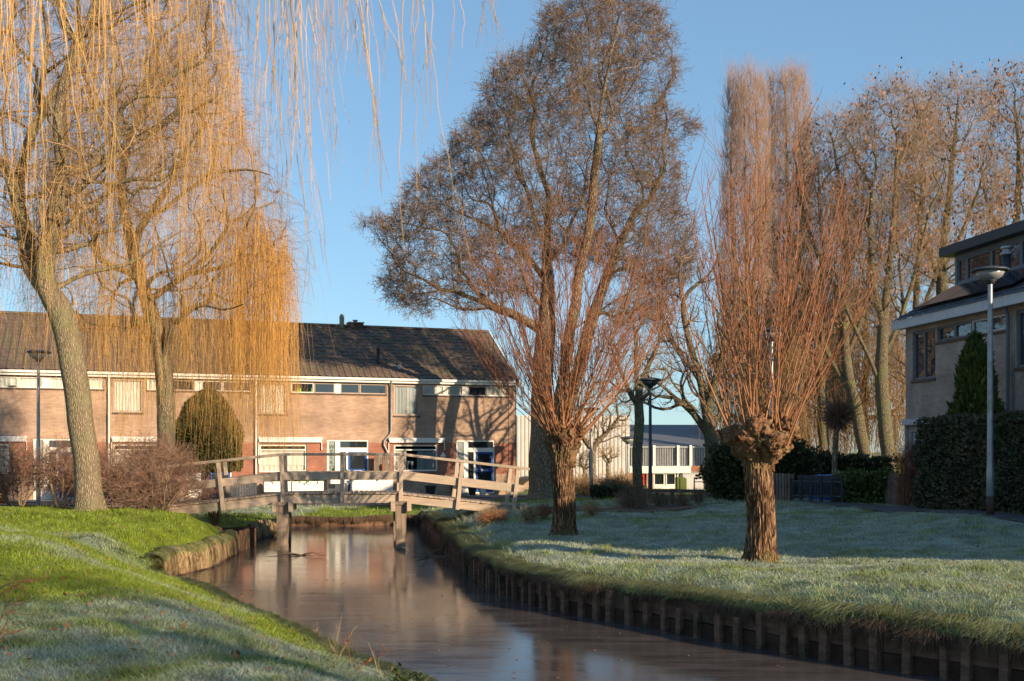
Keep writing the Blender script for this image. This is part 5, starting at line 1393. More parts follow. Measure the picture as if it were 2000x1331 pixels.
def leaf_quads(p, size, rg, out_c=None, elong=1.3, upb=0):
    n = len(p); d = unit(rg.normal(0,1,(n,3))); 
    if out_c is not None: d = unit(unit(p-out_c)*.9+rg.normal(0,.6,(n,3))+np.array([0,0,upb]))
    b = unit(np.cross(d, rg.normal(0,1,(n,3)))); s = (size*(.6+.8*rg.random(n)))[:,None]
    return np.stack([p, p+d*s*.5*elong+b*s*.4, p+d*s*elong, p+d*s*.5*elong-b*s*.4], 1).reshape(-1,3), np.arange(n*4).reshape(-1,4)

def hedge(name, label, cat, loc, rz, a, b, h, n, size, mat, seed, core=.12, group=None, kindf='box', upb=0.2, jitter=.06, elong=1.3):
    rg = np.random.default_rng(seed); root = thing(name, label, cat, loc, rz, group)
    p = leaf_shell(n, kindf, (a,b,h), rg, jitter); V, Q = leaf_quads(p, size, rg, np.array([0,0,h*.4]), elong, upb)
    mesh_obj('foliage', V, [Q], mat, parent=root)
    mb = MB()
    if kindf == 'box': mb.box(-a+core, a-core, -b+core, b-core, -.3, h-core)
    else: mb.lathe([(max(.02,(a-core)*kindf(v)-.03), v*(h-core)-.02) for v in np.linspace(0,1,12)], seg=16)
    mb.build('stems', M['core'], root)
    return root
# tall hedge in front of the street house (right)
hd0 = P(1812,1003,28.2); hd1 = P(2100,1010,22.6)
def hedge_run(name, label, A, B, half, h, n, size, mat, seed, jitter=.07, **k):
    A = np.array(A); B = np.array(B); c = (A+B)/2; L = np.linalg.norm((B-A)[:2]); z = min(gzf(A[0],A[1]), gzf(B[0],B[1]), gzf(c[0],c[1]))
    return hedge(name, label, k.get('cat','hedge'), (c[0],c[1],z-.03), math.atan2((B-A)[1],(B-A)[0]), L/2, half, h, n, size, mat, seed, jitter=jitter)
hedge_run('hedge', 'tall dark clipped hedge behind the right lamp post, in front of the street house', (11.0,27.6), (13.1,17.0), .7, 2.33, 42000, .075, M['hedge'], 1, .09)
hedge_run('hedge', 'dark evergreen shrub mass behind the right pollard, left of the black gate', (7.35,37.3), (10.0,37.8), 1.4, 1.75, 22000, .10, M['yew'], 2, .30)
hedge_run('hedge', 'lower dark leafy hedge stretching right of the evergreen shrub mass, behind the gate', (9.9,38.6), (13.0,39.2), 1.2, 1.35, 14000, .10, M['yew'], 3, .22)
# ivy-clad fence run and slat fence
def slat_fence(label, A, B, h, mat, seed, gap=.10, w=.07, cat='fence', name='slat_fence'):
    A = np.array(A, float); B = np.array(B, float); L = np.linalg.norm(B-A); t = (B-A)/L; rg = random.Random(seed)
    root = thing(name, label, cat, (A[0],A[1],gzf(A[0],A[1])), math.atan2(t[1],t[0]))
    mb = MB(); x = 0
    while x < L: mb.box(x, x+w, -.02, 0, .02, h+rg.uniform(-.03,.03)); x += gap
    mb.build('slats', mat, root); mb = MB(); mb.box(0, L, .003, .045, h*.2, h*.2+.07); mb.box(0, L, .003, .045, h*.8, h*.8+.07); mb.build('rails', mat, root)
    for k in range(3): mb = MB(); x = L*k/2; mb.box(x-.04, x+.04, .048, .12, -.1, h); mb.build('post', mat, root)
    return root
M['slat'] = mk('old_slat_wood', (0.20,0.155,0.12), (0.13,0.10,0.08), 5, .9, .3, 30, island=.2)
slat_fence('brown vertical slat fence with a bramble growing on it beside the tall hedge', P(1722,980,30.2)[:2], P(1796,985,28.6)[:2], .85, M['slat'], 2)
slat_fence('weathered vertical slat fence between the right pollard trunk and the black gate', P(1510,975,33)[:2], P(1545,975,32.6)[:2], .9, M['slat'], 5)
slat_fence('low slat fence hidden under ivy left of the brown slat fence', P(1648,978,31.6)[:2], P(1722,980,30.3)[:2], .8, M['slat'], 6)
A_ = P(1645,980,31.5); B_ = P(1735,985,30.0)
hedge_run('ivy_shrub', 'ivy tumbling over the low slat fence beside the black gate', A_[:2], B_[:2], .28, .84, 5200, .085, M['ivy'], 8, .14, cat='shrub')
# black metal gate / railings
def gate():
    A = P(1545,985,31.4); B = P(1645,985,30.6); L = np.linalg.norm((B-A)[:2]); root = thing('metal_gate', 'black double gate with bars and solid dark panels at the garden path', 'gate', (A[0],A[1],gzf(A[0],A[1])+.02), math.atan2((B-A)[1],(B-A)[0]))
    for k in range(6): mb = MB(); x = L*k/5; mb.box(x-.035, x+.035, -.035, .035, 0, .66+.08*(k % 2)); mb.build('post', M['dark'], root)
    mb = MB(); mb.box(0, L, -.02, .02, .56, .60); mb.box(0, L, -.02, .02, .14, .18)
    mb.build('rails', M['lampdark'], root)
    mb = MB()
    for x in np.arange(.06, L, .075): mb.box(x, x+.015, -.01, .01, .05, .56)
    mb.build('bars', M['dark'], root)
    mb = MB()
    for k in range(5): mb.box(.03, L-.03, .5, .53, .10+k*.13, .10+k*.13+.122)
    mb.build('board_panel', M['dark_fascia'], root)
gate()
mb = MB(); V = []; n_ = 14
for i in range(n_+1):
    for j in range(7):
        x = -.62+1.24*i/n_; y = -.4+.8*j/6; V.append((x, y, .16-.10*abs(y)-.12*abs(x)**3*3+.03*math.sin(x*17+y*9)))
mb.add(V, [(i*7+j, (i+1)*7+j, (i+1)*7+j+1, i*7+j+1) for i in range(n_) for j in range(6)])
mb.box(-.5,.5,-.3,.3,-.9,.0)
p = P(1617,938,33.6); o = mb.build('tarp_cover', M['tarp'], loc=p, smooth=False); tag(o, 'bright blue tarpaulin over a garden store just behind the black gate', 'tarpaulin')
# conifer by the street house
def cone_f(v): return (1-v**1.7)**.75*(1-.25*math.cos(3.1*0)) if np.isscalar(v) else (1-v**1.7)**.75
c0 = P(1906,800,28.0)
_z = gzf(c0[0]+.1, 28.0)
hedge('conifer', 'pointed yellow-green conifer between the tall hedge and the street house', 'tree', (c0[0],28.0,_z), 0, .72, .72, 4.42-_z+1.05, 13000, .10, M['conifer'], 12, .2, None, lambda v: (1-np.asarray(v)**2.2)**.8*(.75+.25*np.sin(np.asarray(v)*9)**2)+.03, 1.0, .13, 2.4)
# domed yew on the left
y0 = P(405,970,39.0); zy = gzf(y0[0], 39.0)
rt = hedge('yew_tree', 'large dark egg-shaped clipped yew before the terrace, golden willow withes hanging before it', 'tree', (y0[0],39.0,zy), 0, 1.16, 1.16, 2.9, 30000, .065, M['yew'], 13, .22, None, lambda v: np.clip((1-np.abs((np.asarray(v)-.22)/.79)**2.3), .0, 1)**.62, .3, .06, 1.5)
for ch in rt.children: ch.location.z = 1.35
mb = MB(); mb.lathe([(.16,-.1),(.12,.5),(.13,1.6)], seg=10); mb.build('trunk', M['bark_moss'], rt, smooth=True)

# lamps
def lamp(label, px, py_base, py_top, D, dark=False, head=.86, group='post-top street lamps', mat=None, bandc=True):
    b = P(px, py_base, D); z = gzf(b[0], D); H = (HC-(py_top-HY)*D/F)-z
    root = thing('street_lamp', label, 'street lamp', (b[0], D, z), group=group); pm = mat or (M['lampdark'] if dark else M['lampmetal'])
    k = head/.86; hh = .36*k
    mb = MB(); mb.lathe([(.078,-.1),(.078,.95),(.066,1.05),(.048,H-hh-.1),(.048,H-hh)], seg=16); mb.build('post', pm, root, smooth=True)
    mb = MB(); mb.lathe([(.081,.0),(.081,.42)], seg=16); mb.build('base_sleeve', M['rust'], root, smooth=True)
    mb = MB(); mb.lathe([(.05,H-hh-.06),(.095,H-hh-.05),(.10,H-hh),(.13,H-hh+.012)], seg=20); mb.build('collar', M['lampdark'], root, smooth=True)
    mb = MB(); mb.lathe([(.13*k,H-hh+.012),(.26*k,H-hh+.10*k),(.335*k,H-hh+.23*k)], seg=28); mb.build('bowl', M['bowl'] if not dark else M['lampdark'], root, smooth=True)
    mb = MB(); mb.lathe([(.335*k,H-hh+.232*k),(.43*k,H-hh+.235*k),(.43*k,H-hh+.262*k),(.36*k,H-hh+.30*k),(.2*k,H-hh+.335*k),(.03,H-hh+.35*k)], seg=28); mb.build('cap', M['lampdark'], root, smooth=True)
    return root
lamp('tall grey lamp post with shallow bowl head in front of the tall hedge', 1934, 1008, 520, 23, head=.78)
lamp('grey lamp post with wide bowl head just left of the stout willow trunk', 75, 965, 683, 37, mat=M['metal'])
lamp('short grey lamp at the far left edge in front of the terrace windows', 27, 970, 752, 45, mat=M['metal'], head=.75)
lamp('dark pole lamp standing between the two pollards, funnel head against the twigs', 1270, 965, 737, 38, True, head=.82)
lamp('slim pale lamp rising behind the shoots of the right pollard', 1507, 985, 640, 29.5, mat=M['metal'], head=.8)
lamp('slender distant lamp beside the vase-shaped small tree', 1155, 962, 795, 48, mat=M['metal'], head=.85)
lamp('farthest lamp in front of the cream hall corner', 1226, 958, 852, 57, head=.9)

# bare bushes
def bush(label, px, py, D, poly, nstem, n, seed, name='bare_bush', mat=None, stemm=None, twL=.35, twr=.0045, per=4, group=None, sub=2, depth=.7, maxc=30):
    rg = np.random.default_rng(seed); b = P(px, py, D); org = np.array([b[0], D, gzf(b[0], D)])
    T = env_points(poly, D, n, 1.0, depth, rg)
    sk = []
    lo = min(p[0] for p in poly); hi = max(p[0] for p in poly); top = min(p[1] for p in poly)
    for i in range(nstem):
        x = lo+(hi-lo)*(i+.5)/nstem+rg.uniform(-8,8); bx = px+(x-px)*.35
        g = P(bx, py, D); g[1] += rg.uniform(-.35,.35); g[2] = gzf(g[0], g[1])-.05
        e = P(x, top+(py-top)*rg.uniform(.15,.5), D); e[1] = g[1]+rg.uniform(-.4,.4); m = (g+e)/2+np.array([(g[0]-e[0])*.18, 0, .05])
        sk.append([g, m, e] if i else [org-np.array([0,0,.05]), g+np.array([0,0,.1]), m, e])
    # stems start on their own at the ground
    nodes = []
    root = thing(name, label, 'shrub', org, group=group)
    allX = []; X, PR, N0 = grow(sk, T, .35, step=.25, jit=.02, rg=rg)
    for i in range(1, len(sk)):
        pass
    G1, G2, rad, cnt = tree_tubes(X, PR, .05, .006, .4, .012, 6)
    tubes_obj('stems', G1, stemm or M['stem_bush'], root, org)
    G, tw, t2 = add_twigs(X, PR, cnt, per, twL, .12, twr, sub, .6, .75, maxc, 3, rg, .2)
    tubes_obj('twigs', G2+G, mat or M['twig_bush'], root, org)
    return root
bush('reddish bare bush at the left end of the bridge, in front of the lower rails', 320, 1012, 26.6, [(222,985),(215,930),(235,895),(270,880),(325,876),(365,890),(395,925),(405,965),(370,985),(320,995),(260,1000)], 16, 370, 201)
bush('reddish thicket between the stout willow trunk and the bush at the bridge end', 225, 985, 30.0, [(190,960),(185,900),(205,870),(260,862),(330,865),(360,890),(340,940),(260,965)], 10, 420, 202)
bush('bare purple-brown thicket left of the stout willow trunk', 120, 985, 29.0, [(85,960),(75,920),(90,880),(130,868),(165,880),(178,920),(165,965)], 9, 300, 203)
bush('sparse bare bush around the foot of the lamp at far left', 40, 985, 29.0, [(-20,960),(-30,900),(10,875),(50,880),(80,905),(85,960)], 7, 220, 204)
bush('low russet shrub in front of the railings under the left ramp of the bridge', 420, 1003, 29.6, [(385,990),(392,965),(415,952),(440,958),(450,975),(445,990)], 6, 70, 205)
bush('russet leafy weed tuft hanging over the bank under the right end of the bridge', 962, 1022, 26.5, [(935,1020),(942,1009),(965,1004),(985,1010),(986,1022)], 6, 60, 206, mat=M['dryleaf'], twL=.2)
bush('small dry yellowish plant at the foot of the concrete block', 1034, 1012, 26.0, [(1018,1010),(1022,1000),(1040,997),(1052,1010)], 4, 50, 207, mat=M['straw'], twL=.14)
bush('small dry plant beside the left side of the pollard near the bridge', 1062, 1005, 26.6, [(1052,1004),(1056,993),(1070,990),(1078,1003)], 4, 50, 208, mat=M['dryleaf'], twL=.14)
bush('pale leafy tuft on the bed just right of the pollard near the bridge', 1155, 1002, 27.6, [(1143,1000),(1146,988),(1160,985),(1168,999)], 4, 60, 209, mat=M['straw'], twL=.16)
bush('dark clump of bare shrub in the planting bed below the slim bare tree', 1235, 998, 31.0, [(1208,990),(1215,970),(1235,958),(1258,966),(1266,990)], 8, 90, 210, mat=M['twig_alder'], twL=.28)
bush('dark bare shrub in the planting bed at the foot of the dark pole lamp', 1285, 988, 32.5, [(1268,984),(1274,968),(1290,962),(1304,970),(1306,985)], 6, 55, 211, mat=M['twig_alder'], twL=.25)
bush('small dark bare shrub in front of the wooden rail', 1330, 990, 32.0, [(1318,986),(1322,974),(1334,966),(1344,975),(1345,986)], 5, 36, 212, mat=M['twig_alder'], twL=.22)
bush('tiny dark shrub at the right end of the wooden rail', 1362, 980, 33.0, [(1352,976),(1355,964),(1366,960),(1374,966),(1374,978)], 4, 50, 213, mat=M['twig_alder'], twL=.18)
bush('golden yellow twiggy shrub in front of the hall brick base', 1215, 968, 48.0, [(1170,964),(1175,950),(1195,942),(1225,938),(1240,950),(1240,964)], 12, 200, 214, mat=M['twig_tan'], twL=.45, twr=.01)
bush('tan twiggy shrub in front of the hall, left of the golden shrub', 1140, 966, 50.0, [(1118,962),(1122,945),(1145,938),(1165,950),(1165,963)], 6, 90, 215, mat=M['twig_tan'], twL=.5, twr=.01)
bush('russet bramble stems climbing the brown slat fence', 1770, 985, 28.4, [(1755,980),(1758,900),(1775,860),(1790,900),(1792,980)], 6, 160, 216, mat=M['twig_pollard2'], twL=.3)
hedge_run('hedge', 'low clipped hedge behind the lawn strip in front of the cream hall', (3.4,50.5), (6.2,50.5), .4, .40, 4000, .08, M['hedge'], 21, .08)
hedge_run('hedge', 'low brown-green hedge in front of the golden shrub', (3.4,42.5), (4.9,41.8), .35, .5, 3500, .08, M['hedge'], 22, .12)
# wooden rail / barrier
def barrier():
    A = P(1252,972,34.0); B = P(1376,972,33.4); z = gzf(A[0], 34.0); L = np.linalg.norm((B-A)[:2]); zz = HC-(959-HY)*33.7/F-z
    root = thing('wooden_rail', 'low dark wooden rail on short posts at the back of the right lawn', 'fence', (A[0],A[1],z), math.atan2((B-A)[1],(B-A)[0]))
    mb = MB(); mb.box(0, L, -.05, .05, zz-.05, zz+.05); bevel(mb.build('rail', M['sill'], root), .01)
    for k in range(3): mb = MB(); x = .1+(L-.2)*k/2; mb.box(x-.06, x+.06, -.048, .048, -.1, zz-.052); mb.build('post', M['sill'], root)
barrier()
# bench-like steel frame and screens near the hall
def screens():
    p = P(1326,965,54); mb = MB(); mb.box(-.15,.28,-.3,.3,-.2,.8); mb.box(.0,.34,-.34,-.303,-.2,.75); bevel(o := mb.build('utility_cabinet', M['greencloth'], loc=(p[0],54,.5)), .02); tag(o, 'olive green utility cabinet in front of the white hall wall', 'cabinet')
    p = P(1346,965,55); mb = MB(); mb.box(-.5,.55,-.4,.4,-.2,.95); mb.box(-.53,.58,-.43,.43,.95,1.0); bevel(o := mb.build('utility_cabinet', M['corrug'], loc=(p[0]+.1,55,.5)), .02); tag(o, 'cream utility cabinet right of the olive green one', 'cabinet')
    p = P(1356,975,40); z = gzf(p[0],40); root = thing('steel_bike_rack', 'thin steel hoop frame beside the right end of the wooden rail', 'rack', (p[0],40,z))
    mb = MB(); mb.box(-.02,.02,-.02,.02,0,.72); mb.build('upright', M['lampdark'], root); mb = MB(); mb.box(.42,.46,-.02,.02,0,.72); mb.build('upright', M['lampdark'], root); mb = MB(); mb.box(-.02,.46,-.02,.02,.723,.76); mb.box(.022,.418,-.02,.02,.58,.61); mb.build('crossbar', M['lampdark'], root)
screens()

# terrace gardens: planters, pots, fences (all placed along the front)
def front(t, back, z=0): q = along(t, back); return (q[0], q[1], TH_Z+z)
def planter(label, t0, t1, back, z0, z1, group='white board planters'):
    w = t0-t1; root = thing('planter', label, 'planter', front(t0, back), RZ_T, group)
    mb = MB(); n = 3; h = (z1-z0)/n
    for k in range(n):
        a, b = z0+k*h, z0+(k+1)*h-.012; mb.box(0, w, 0, .03, a, b); mb.box(0, w, .42, .45, a, b); mb.box(0, .03, .032, .418, a, b); mb.box(w-.03, w, .032, .418, a, b)
    mb.build('boards', M['white_clad'], root); mb = MB(); mb.box(.03, w-.03, .032, .418, z0, z1-.05); mb.build('soil', M['soil'], root)
    rg = np.random.default_rng(int(t0*100)); n = int(w*260); pp = np.column_stack([rg.uniform(.05,w-.05,n), rg.uniform(.05,.4,n), z1-.05+rg.random(n)**1.5*.28*(.4+.6*np.abs(np.sin(rg.uniform(0,1)*6+np.linspace(0,1,n)*0)))])
    pp[:,2] *= 1; V, Q = leaf_quads(pp, .10, rg, None, 1.8, .5); mesh_obj('plants', V, [Q], M['ivy'], parent=root)
planter('long white board planter in front of the curtained ground window, left of the WELKOM panel', 12.0, 10.85, -1.2, .28, .74)
planter('white board planter right beside the left bridge pier line, near the WELKOM panel', 10.8, 9.42, -1.2, .28, .74)
planter('small raised white planter box below the WELKOM panel', 9.05, 8.2, -.9, .60, .92)
planter('longest white board planter before the blue door, between two bridge posts', 8.15, 6.3, -1.3, .22, .78)
def pot(label, t, back, r, h, mat, plant=None, group='garden pots'):
    root = thing('plant_pot', label, 'pot', front(t, back), RZ_T, group)
    mb = MB(); mb.lathe([(r*.66,0),(r*.94,h*.86),(r*1.08,h*.87),(r*1.08,h),(r*.96,h),(r*.9,h*.9)], seg=20); mb.build('pot', mat, root, smooth=False)
    rg = np.random.default_rng(int(t*77)); n = 8; d = unit(rg.normal(0,.5,(n,3))+np.array([0,0,1.])); p = twig_paths(np.tile([0,0,h*.85],(n,1)), d, .12+.3*rg.random(n), 4, .1, .1, rg); tubes_obj('stems', [(p, taper(n,4,.006,.003), 4)], M['twig_bush'], root, (0,0,0))
pot('dark plant pot with one bare stem under the right blinds window', 4.55, -1.3, .26, .48, M['dark'])
pot('dark plant pot at the wall just left of the second blue door', 3.2, -.8, .24, .5, M['dark'])
pot('brown-black tub beside the white pot by the right blue door', 2.45, -1.0, .22, .42, M['dark'])
pot('white bucket-shaped pot with russet plant by the right blue door', 1.95, -1.0, .20, .40, M['pot_white'])
pot('pale grey pot right of the right blue door', .55, -.7, .17, .42, M['pot_white'])
# dark garden fence panels, left of the planters
def board_fence(label, t0, t1, back, h, mat, wd=.1):
    w = t0-t1; root = thing('board_fence', label, 'fence', front(t0, back), RZ_T); mb = MB(); x = 0
    while x < w-.02: mb.box(x, min(w, x+wd-.015), 0, .02, .03, h); x += wd
    mb.build('boards', mat, root); mb = MB(); mb.box(0, w, .022, .06, .2, .26); mb.box(0, w, .022, .06, h-.2, h-.14); mb.build('rails', mat, root)
board_fence('dark grey board fence left of the long white planter', 13.9, 12.35, -1.1, .85, M['grey_paint'])
board_fence('low dark board fence between the red ornament and the drainpipe', 7.0, 6.2, -.5, 1.9, M['slat'])
board_fence('black board fence behind the bare bush', 19.4, 16.2, -1.0, .7, M['dark'])
hedge_run('hedge', 'rusty brown clipped beech hedge at the far left edge', front(26.5,-3.6)[:2], front(22.0,-3.6)[:2], .35, .95, 5000, .09, M['dryleaf'], 31, .08)
mb = MB(); mb.lathe([(.02,.0),(.07,.08),(.09,.25),(.06,.42),(.08,.55),(.03,.65)], seg=10); o = mb.build('garden_ornament', M['terracotta'], loc=front(6.62,-.62,.85), smooth=True); tag(o, 'dark red lantern-like ornament hung on the fence beside the drainpipe', 'ornament')
# wall lantern left of the right door
root = thing('wall_lantern', 'small white lantern on the brick wall left of the right blue door', 'lantern', front(3.62,-.12,1.62), RZ_T)
mb = MB(); mb.lathe([(.05,0),(.13,.18),(.15,.2),(.04,.34),(.02,.4)], seg=8); mb.build('lamp_shade', M['pot_white'], root); mb = MB(); mb.box(-.02,.02,.0,.115,.05,.09); mb.build('bracket', M['dark'], root)
# glass ornaments stand on the sill of the open window
for k, tt in enumerate((5.28, 5.07)):
    mb = MB(); mb.lathe([(.05,0),(.02,.03),(.02,.16),(.07,.26),(.085,.38),(.07,.40)], seg=12); o = mb.build('glass_vase', M['frost_glass'], loc=front(tt, .07, 1.195), smooth=True)
    tag(o, ('left' if k == 0 else 'right')+' one of two pale glass goblets on the sill of the window with grey blinds', 'vase', 'glass goblets on the sill')
# reddish twigs entering from the left edge in the near lawn
def near_twigs():
    rg = np.random.default_rng(55); org = np.array([P(-60,1200,7.2)[0], 7.2, gzf(P(-60,1200,7.2)[0], 7.2)])
    root = thing('bare_shrub', 'reddish bare twigs reaching in from the left edge over the near lawn', 'shrub', org)
    L = []; 
    for pts in ([(-80,1240),(-20,1165),(25,1138),(75,1135)], [(-80,1240),(-10,1170),(40,1140),(88,1130)], [(-80,1260),(0,1240),(18,1195),(40,1165)], [(-70,1265),(-10,1260),(10,1240),(24,1236)], [(-80,1250),(-5,1215),(10,1185),(8,1150)]):
        L.append(smooth_line([P(x, y, 7.2+rg.uniform(-.1,.1)) for x, y in pts], .06))
    G = [(l[None], np.linspace(.008,.0025,len(l))[None], 6) for l in L]
    A = np.vstack([l[len(l)//2:] for l in L]); i = rg.integers(0, len(A), 26); p = twig_paths(A[i], rg.normal(0,.5,(26,3))+np.array([.8,0,.2]), .08+.16*rg.random(26), 4, 0, .15, rg)
    tubes_obj('twigs', G+[(p, taper(26,4,.003,.0012), 4)], M['twig_pollard2'], root, org)
near_twigs()
# dry weeds on the near bank
def weed(label, px, py, D, h, n, seed, mat, leafy=0, spread=.5):
    rg = np.random.default_rng(seed); b = P(px, py, D); org = np.array([b[0], D, gzf(b[0], D)])
    root = thing('dry_weed', label, 'weed', org, group='weeds on the near bank'); 
    st = org+rg.normal(0,.04,(n,3))*np.array([1,1,0]); d = unit(rg.normal(0,spread,(n,3))+np.array([.1,0,1.])); p = twig_paths(st, d, h*(.5+.6*rg.random(n)), 6, -.02, .10, rg)
    i = rg.integers(0, n, n*5); k = rg.integers(2, 6, n*5); q = twig_paths(p[i,k], unit(p[i,k]-p[i,k-1])+rg.normal(0,.6,(n*5,3)), h*.25*(.4+.8*rg.random(n*5)), 4, .05, .15, rg)
    tubes_obj('stalks', [(p, taper(n,6,.0035,.0015), 4), (q, taper(n*5,4,.002,.001), 3)], mat, root, org)
    if leafy: specks(q[rg.integers(0,len(q),leafy), rg.integers(1,4,leafy)], .035, M['ivy'] if leafy > 60 else M['dryleaf'], 'leaves', root, org, rg, 1.6)
weed('thin reddish dry weed on the near bank edge beside the water', 692, 1300, 10.9, .42, 6, 1, M['twig_pollard2'], 20)
weed('fine tan grass stalks leaning over the near water edge', 660, 1280, 11.6, .45, 9, 2, M['straw'], 0)
weed('dark leafy weed leaning over the water at the bottom of the near bank', 800, 1325, 9.9, .26, 9, 3, M['twig_alder'], 150, .9)
weed('pale tall stalk over the near bank left of the dark weed', 745, 1300, 10.6, .35, 5, 4, M['straw'], 0)
weed('sparse reddish weed at mid bank of the left lawn', 470, 1168, 16.4, .3, 5, 5, M['twig_pollard2'], 10)
# branches frozen into the ice under the bridge
rg_ = np.random.default_rng(9)
for i, (px, py, lab) in enumerate([(838,1088,'dark fallen branch frozen in the ice near the right bank under the bridge'), (592,1085,'thin twig lying on the ice right of the left bridge pile'), (905,1078,'forked dead branch leaning from the right bank into the ice')]):
    D = HC*F/(py-HY); b = P(px, py, D); n = 7; root = thing('fallen_branch', lab, 'branch', (b[0], D, .0))
    st = np.array([b[0], D, .012])+rg_.normal(0,.05,(n,3))*np.array([1,1,0]); d = np.column_stack([rg_.normal(0,1,n), rg_.normal(0,.5,n), np.abs(rg_.normal(0,.05+.10*(i != 1),n))]); p = twig_paths(st, d, .5+.6*rg_.random(n), 6, 0, .12, rg_); p[:,:,2] = np.maximum(p[:,:,2], .008)
    tubes_obj('twigs', [(p, taper(n,6,.014,.004), 5)], M['twig_alder'], root, (b[0],D,0))
# ================================================================== GRASS
def blades(name, label, n, sampler, hgt, wid, seed, mat, bend=.5, dry=0.0, hang=False, seg=2):
    rg = np.random.default_rng(seed); x, y = sampler(n, rg)
    ok = ~in_water(x, y)
    for pts, half in RIB:
        m = (x > pts[:,0].min()-half) & (x < pts[:,0].max()+half) & (y > pts[:,1].min()-half) & (y < pts[:,1].max()+half) & ok
        k = np.where(m)[0]
        for c in np.array_split(k, max(1, len(k)//20000)):
            if len(c): ok[c] &= (np.hypot(x[c][:,None]-pts[None,:,0], y[c][:,None]-pts[None,:,1]).min(1) > half*(.9+.25*pnoise(x[c], y[c], 3.0, 5)))
    x, y = x[ok], y[ok]; n = len(x)
    z = gz(x, y); nn = fbm(x, y, 1.7, 21); t2 = fbm(x, y, 5.0, 25)
    cl = pnoise(x, y, 2.6, 61)**6*1.6; h = hgt(x, y, rg)*(.45+.75*rg.random(n))*(.40+1.0*nn)*(.45+1.0*t2)*(1+cl); w = wid(x, y)*(.7+.6*rg.random(n))
    a = rg.uniform(0, 2*math.pi, n); la = a+rg.normal(0, .5, n)+2*fbm(x, y, .8, 30)*3
    dx, dy = np.cos(a), np.sin(a); lx, ly = np.cos(la), np.sin(la); le = bend*(.3+rg.random(n))
    b = np.column_stack([x, y, z-.005]); s = np.column_stack([dx, dy, np.zeros(n)])*w[:,None]*.5
    L = np.column_stack([lx, ly, np.zeros(n)]); up = np.array([0,0,1.])
    m = b+L*(h*le*.35)[:,None]+up*(h*.55)[:,None]; tp = b+L*(h*le)[:,None]+up*(h*.95)[:,None]
    V = np.stack([b-s, b+s, m+s*.7, m-s*.7, tp], 1).reshape(-1,3)
    i = np.arange(n)*5; Q = np.column_stack([i, i+1, i+2, i+3]); T = np.column_stack([i+3, i+2, i+4])
    fr = np.clip(frost(x, y)+rg.normal(0,.20,n), 0, 1); fr5 = np.repeat(fr, 5).reshape(-1,5)*np.array([.75,.75,.95,.95,1.0]); dr = np.repeat((rg.random(n) < dry+.08)*rg.random(n), 5); fr5 = fr5*(1-.55*np.clip(cl,0,1))[:,None]
    o = mesh_obj(name, V, [Q, T], mat, attrs={'frost': fr5.ravel(), 'dry': dr})
    return tag(o, label, 'grass', kind='stuff')
def near_left(n, rg):
    # uniform over the picture: many near, fewer far
    px = rg.uniform(-40, 900, n); D = 6.2*(26/6.2)**(rg.random(n)**.85)
    return (px-1000)/F*D, D
def near_right(n, rg):
    px = rg.uniform(830, 2040, n); D = 10.5*(34/10.5)**(rg.random(n)**1.0)
    return (px-1000)/F*D, D
def far_(n, rg):
    px = rg.uniform(400, 1600, n); D = rg.uniform(30, 48, n); x = (px-1000)/F*D
    return x, D
W_ = lambda x, y: .0030+.00036*y
def hl(x, y, rg): return .065+.0*x
blades('grass', 'short frosted and green grass of the left bank lawn', 300000, near_left, lambda x, y, r: .050+.0012*y, W_, 1, M['blade'], .9, .02)
def hr(x, y, r):
    d = lut(GD, x, y); return np.where(d < .6, .12, .040)+.0008*y
blades('grass', 'frosted grass of the right bank lawn and its shaggy edge', 260000, near_right, hr, W_, 2, M['blade'], .9, .05)
blades('grass', 'bright green grass of the far bank behind the bridge', 60000, far_, lambda x, y, r: .10+0*x, lambda x, y: .02+0*x, 3, M['blade'], .6)

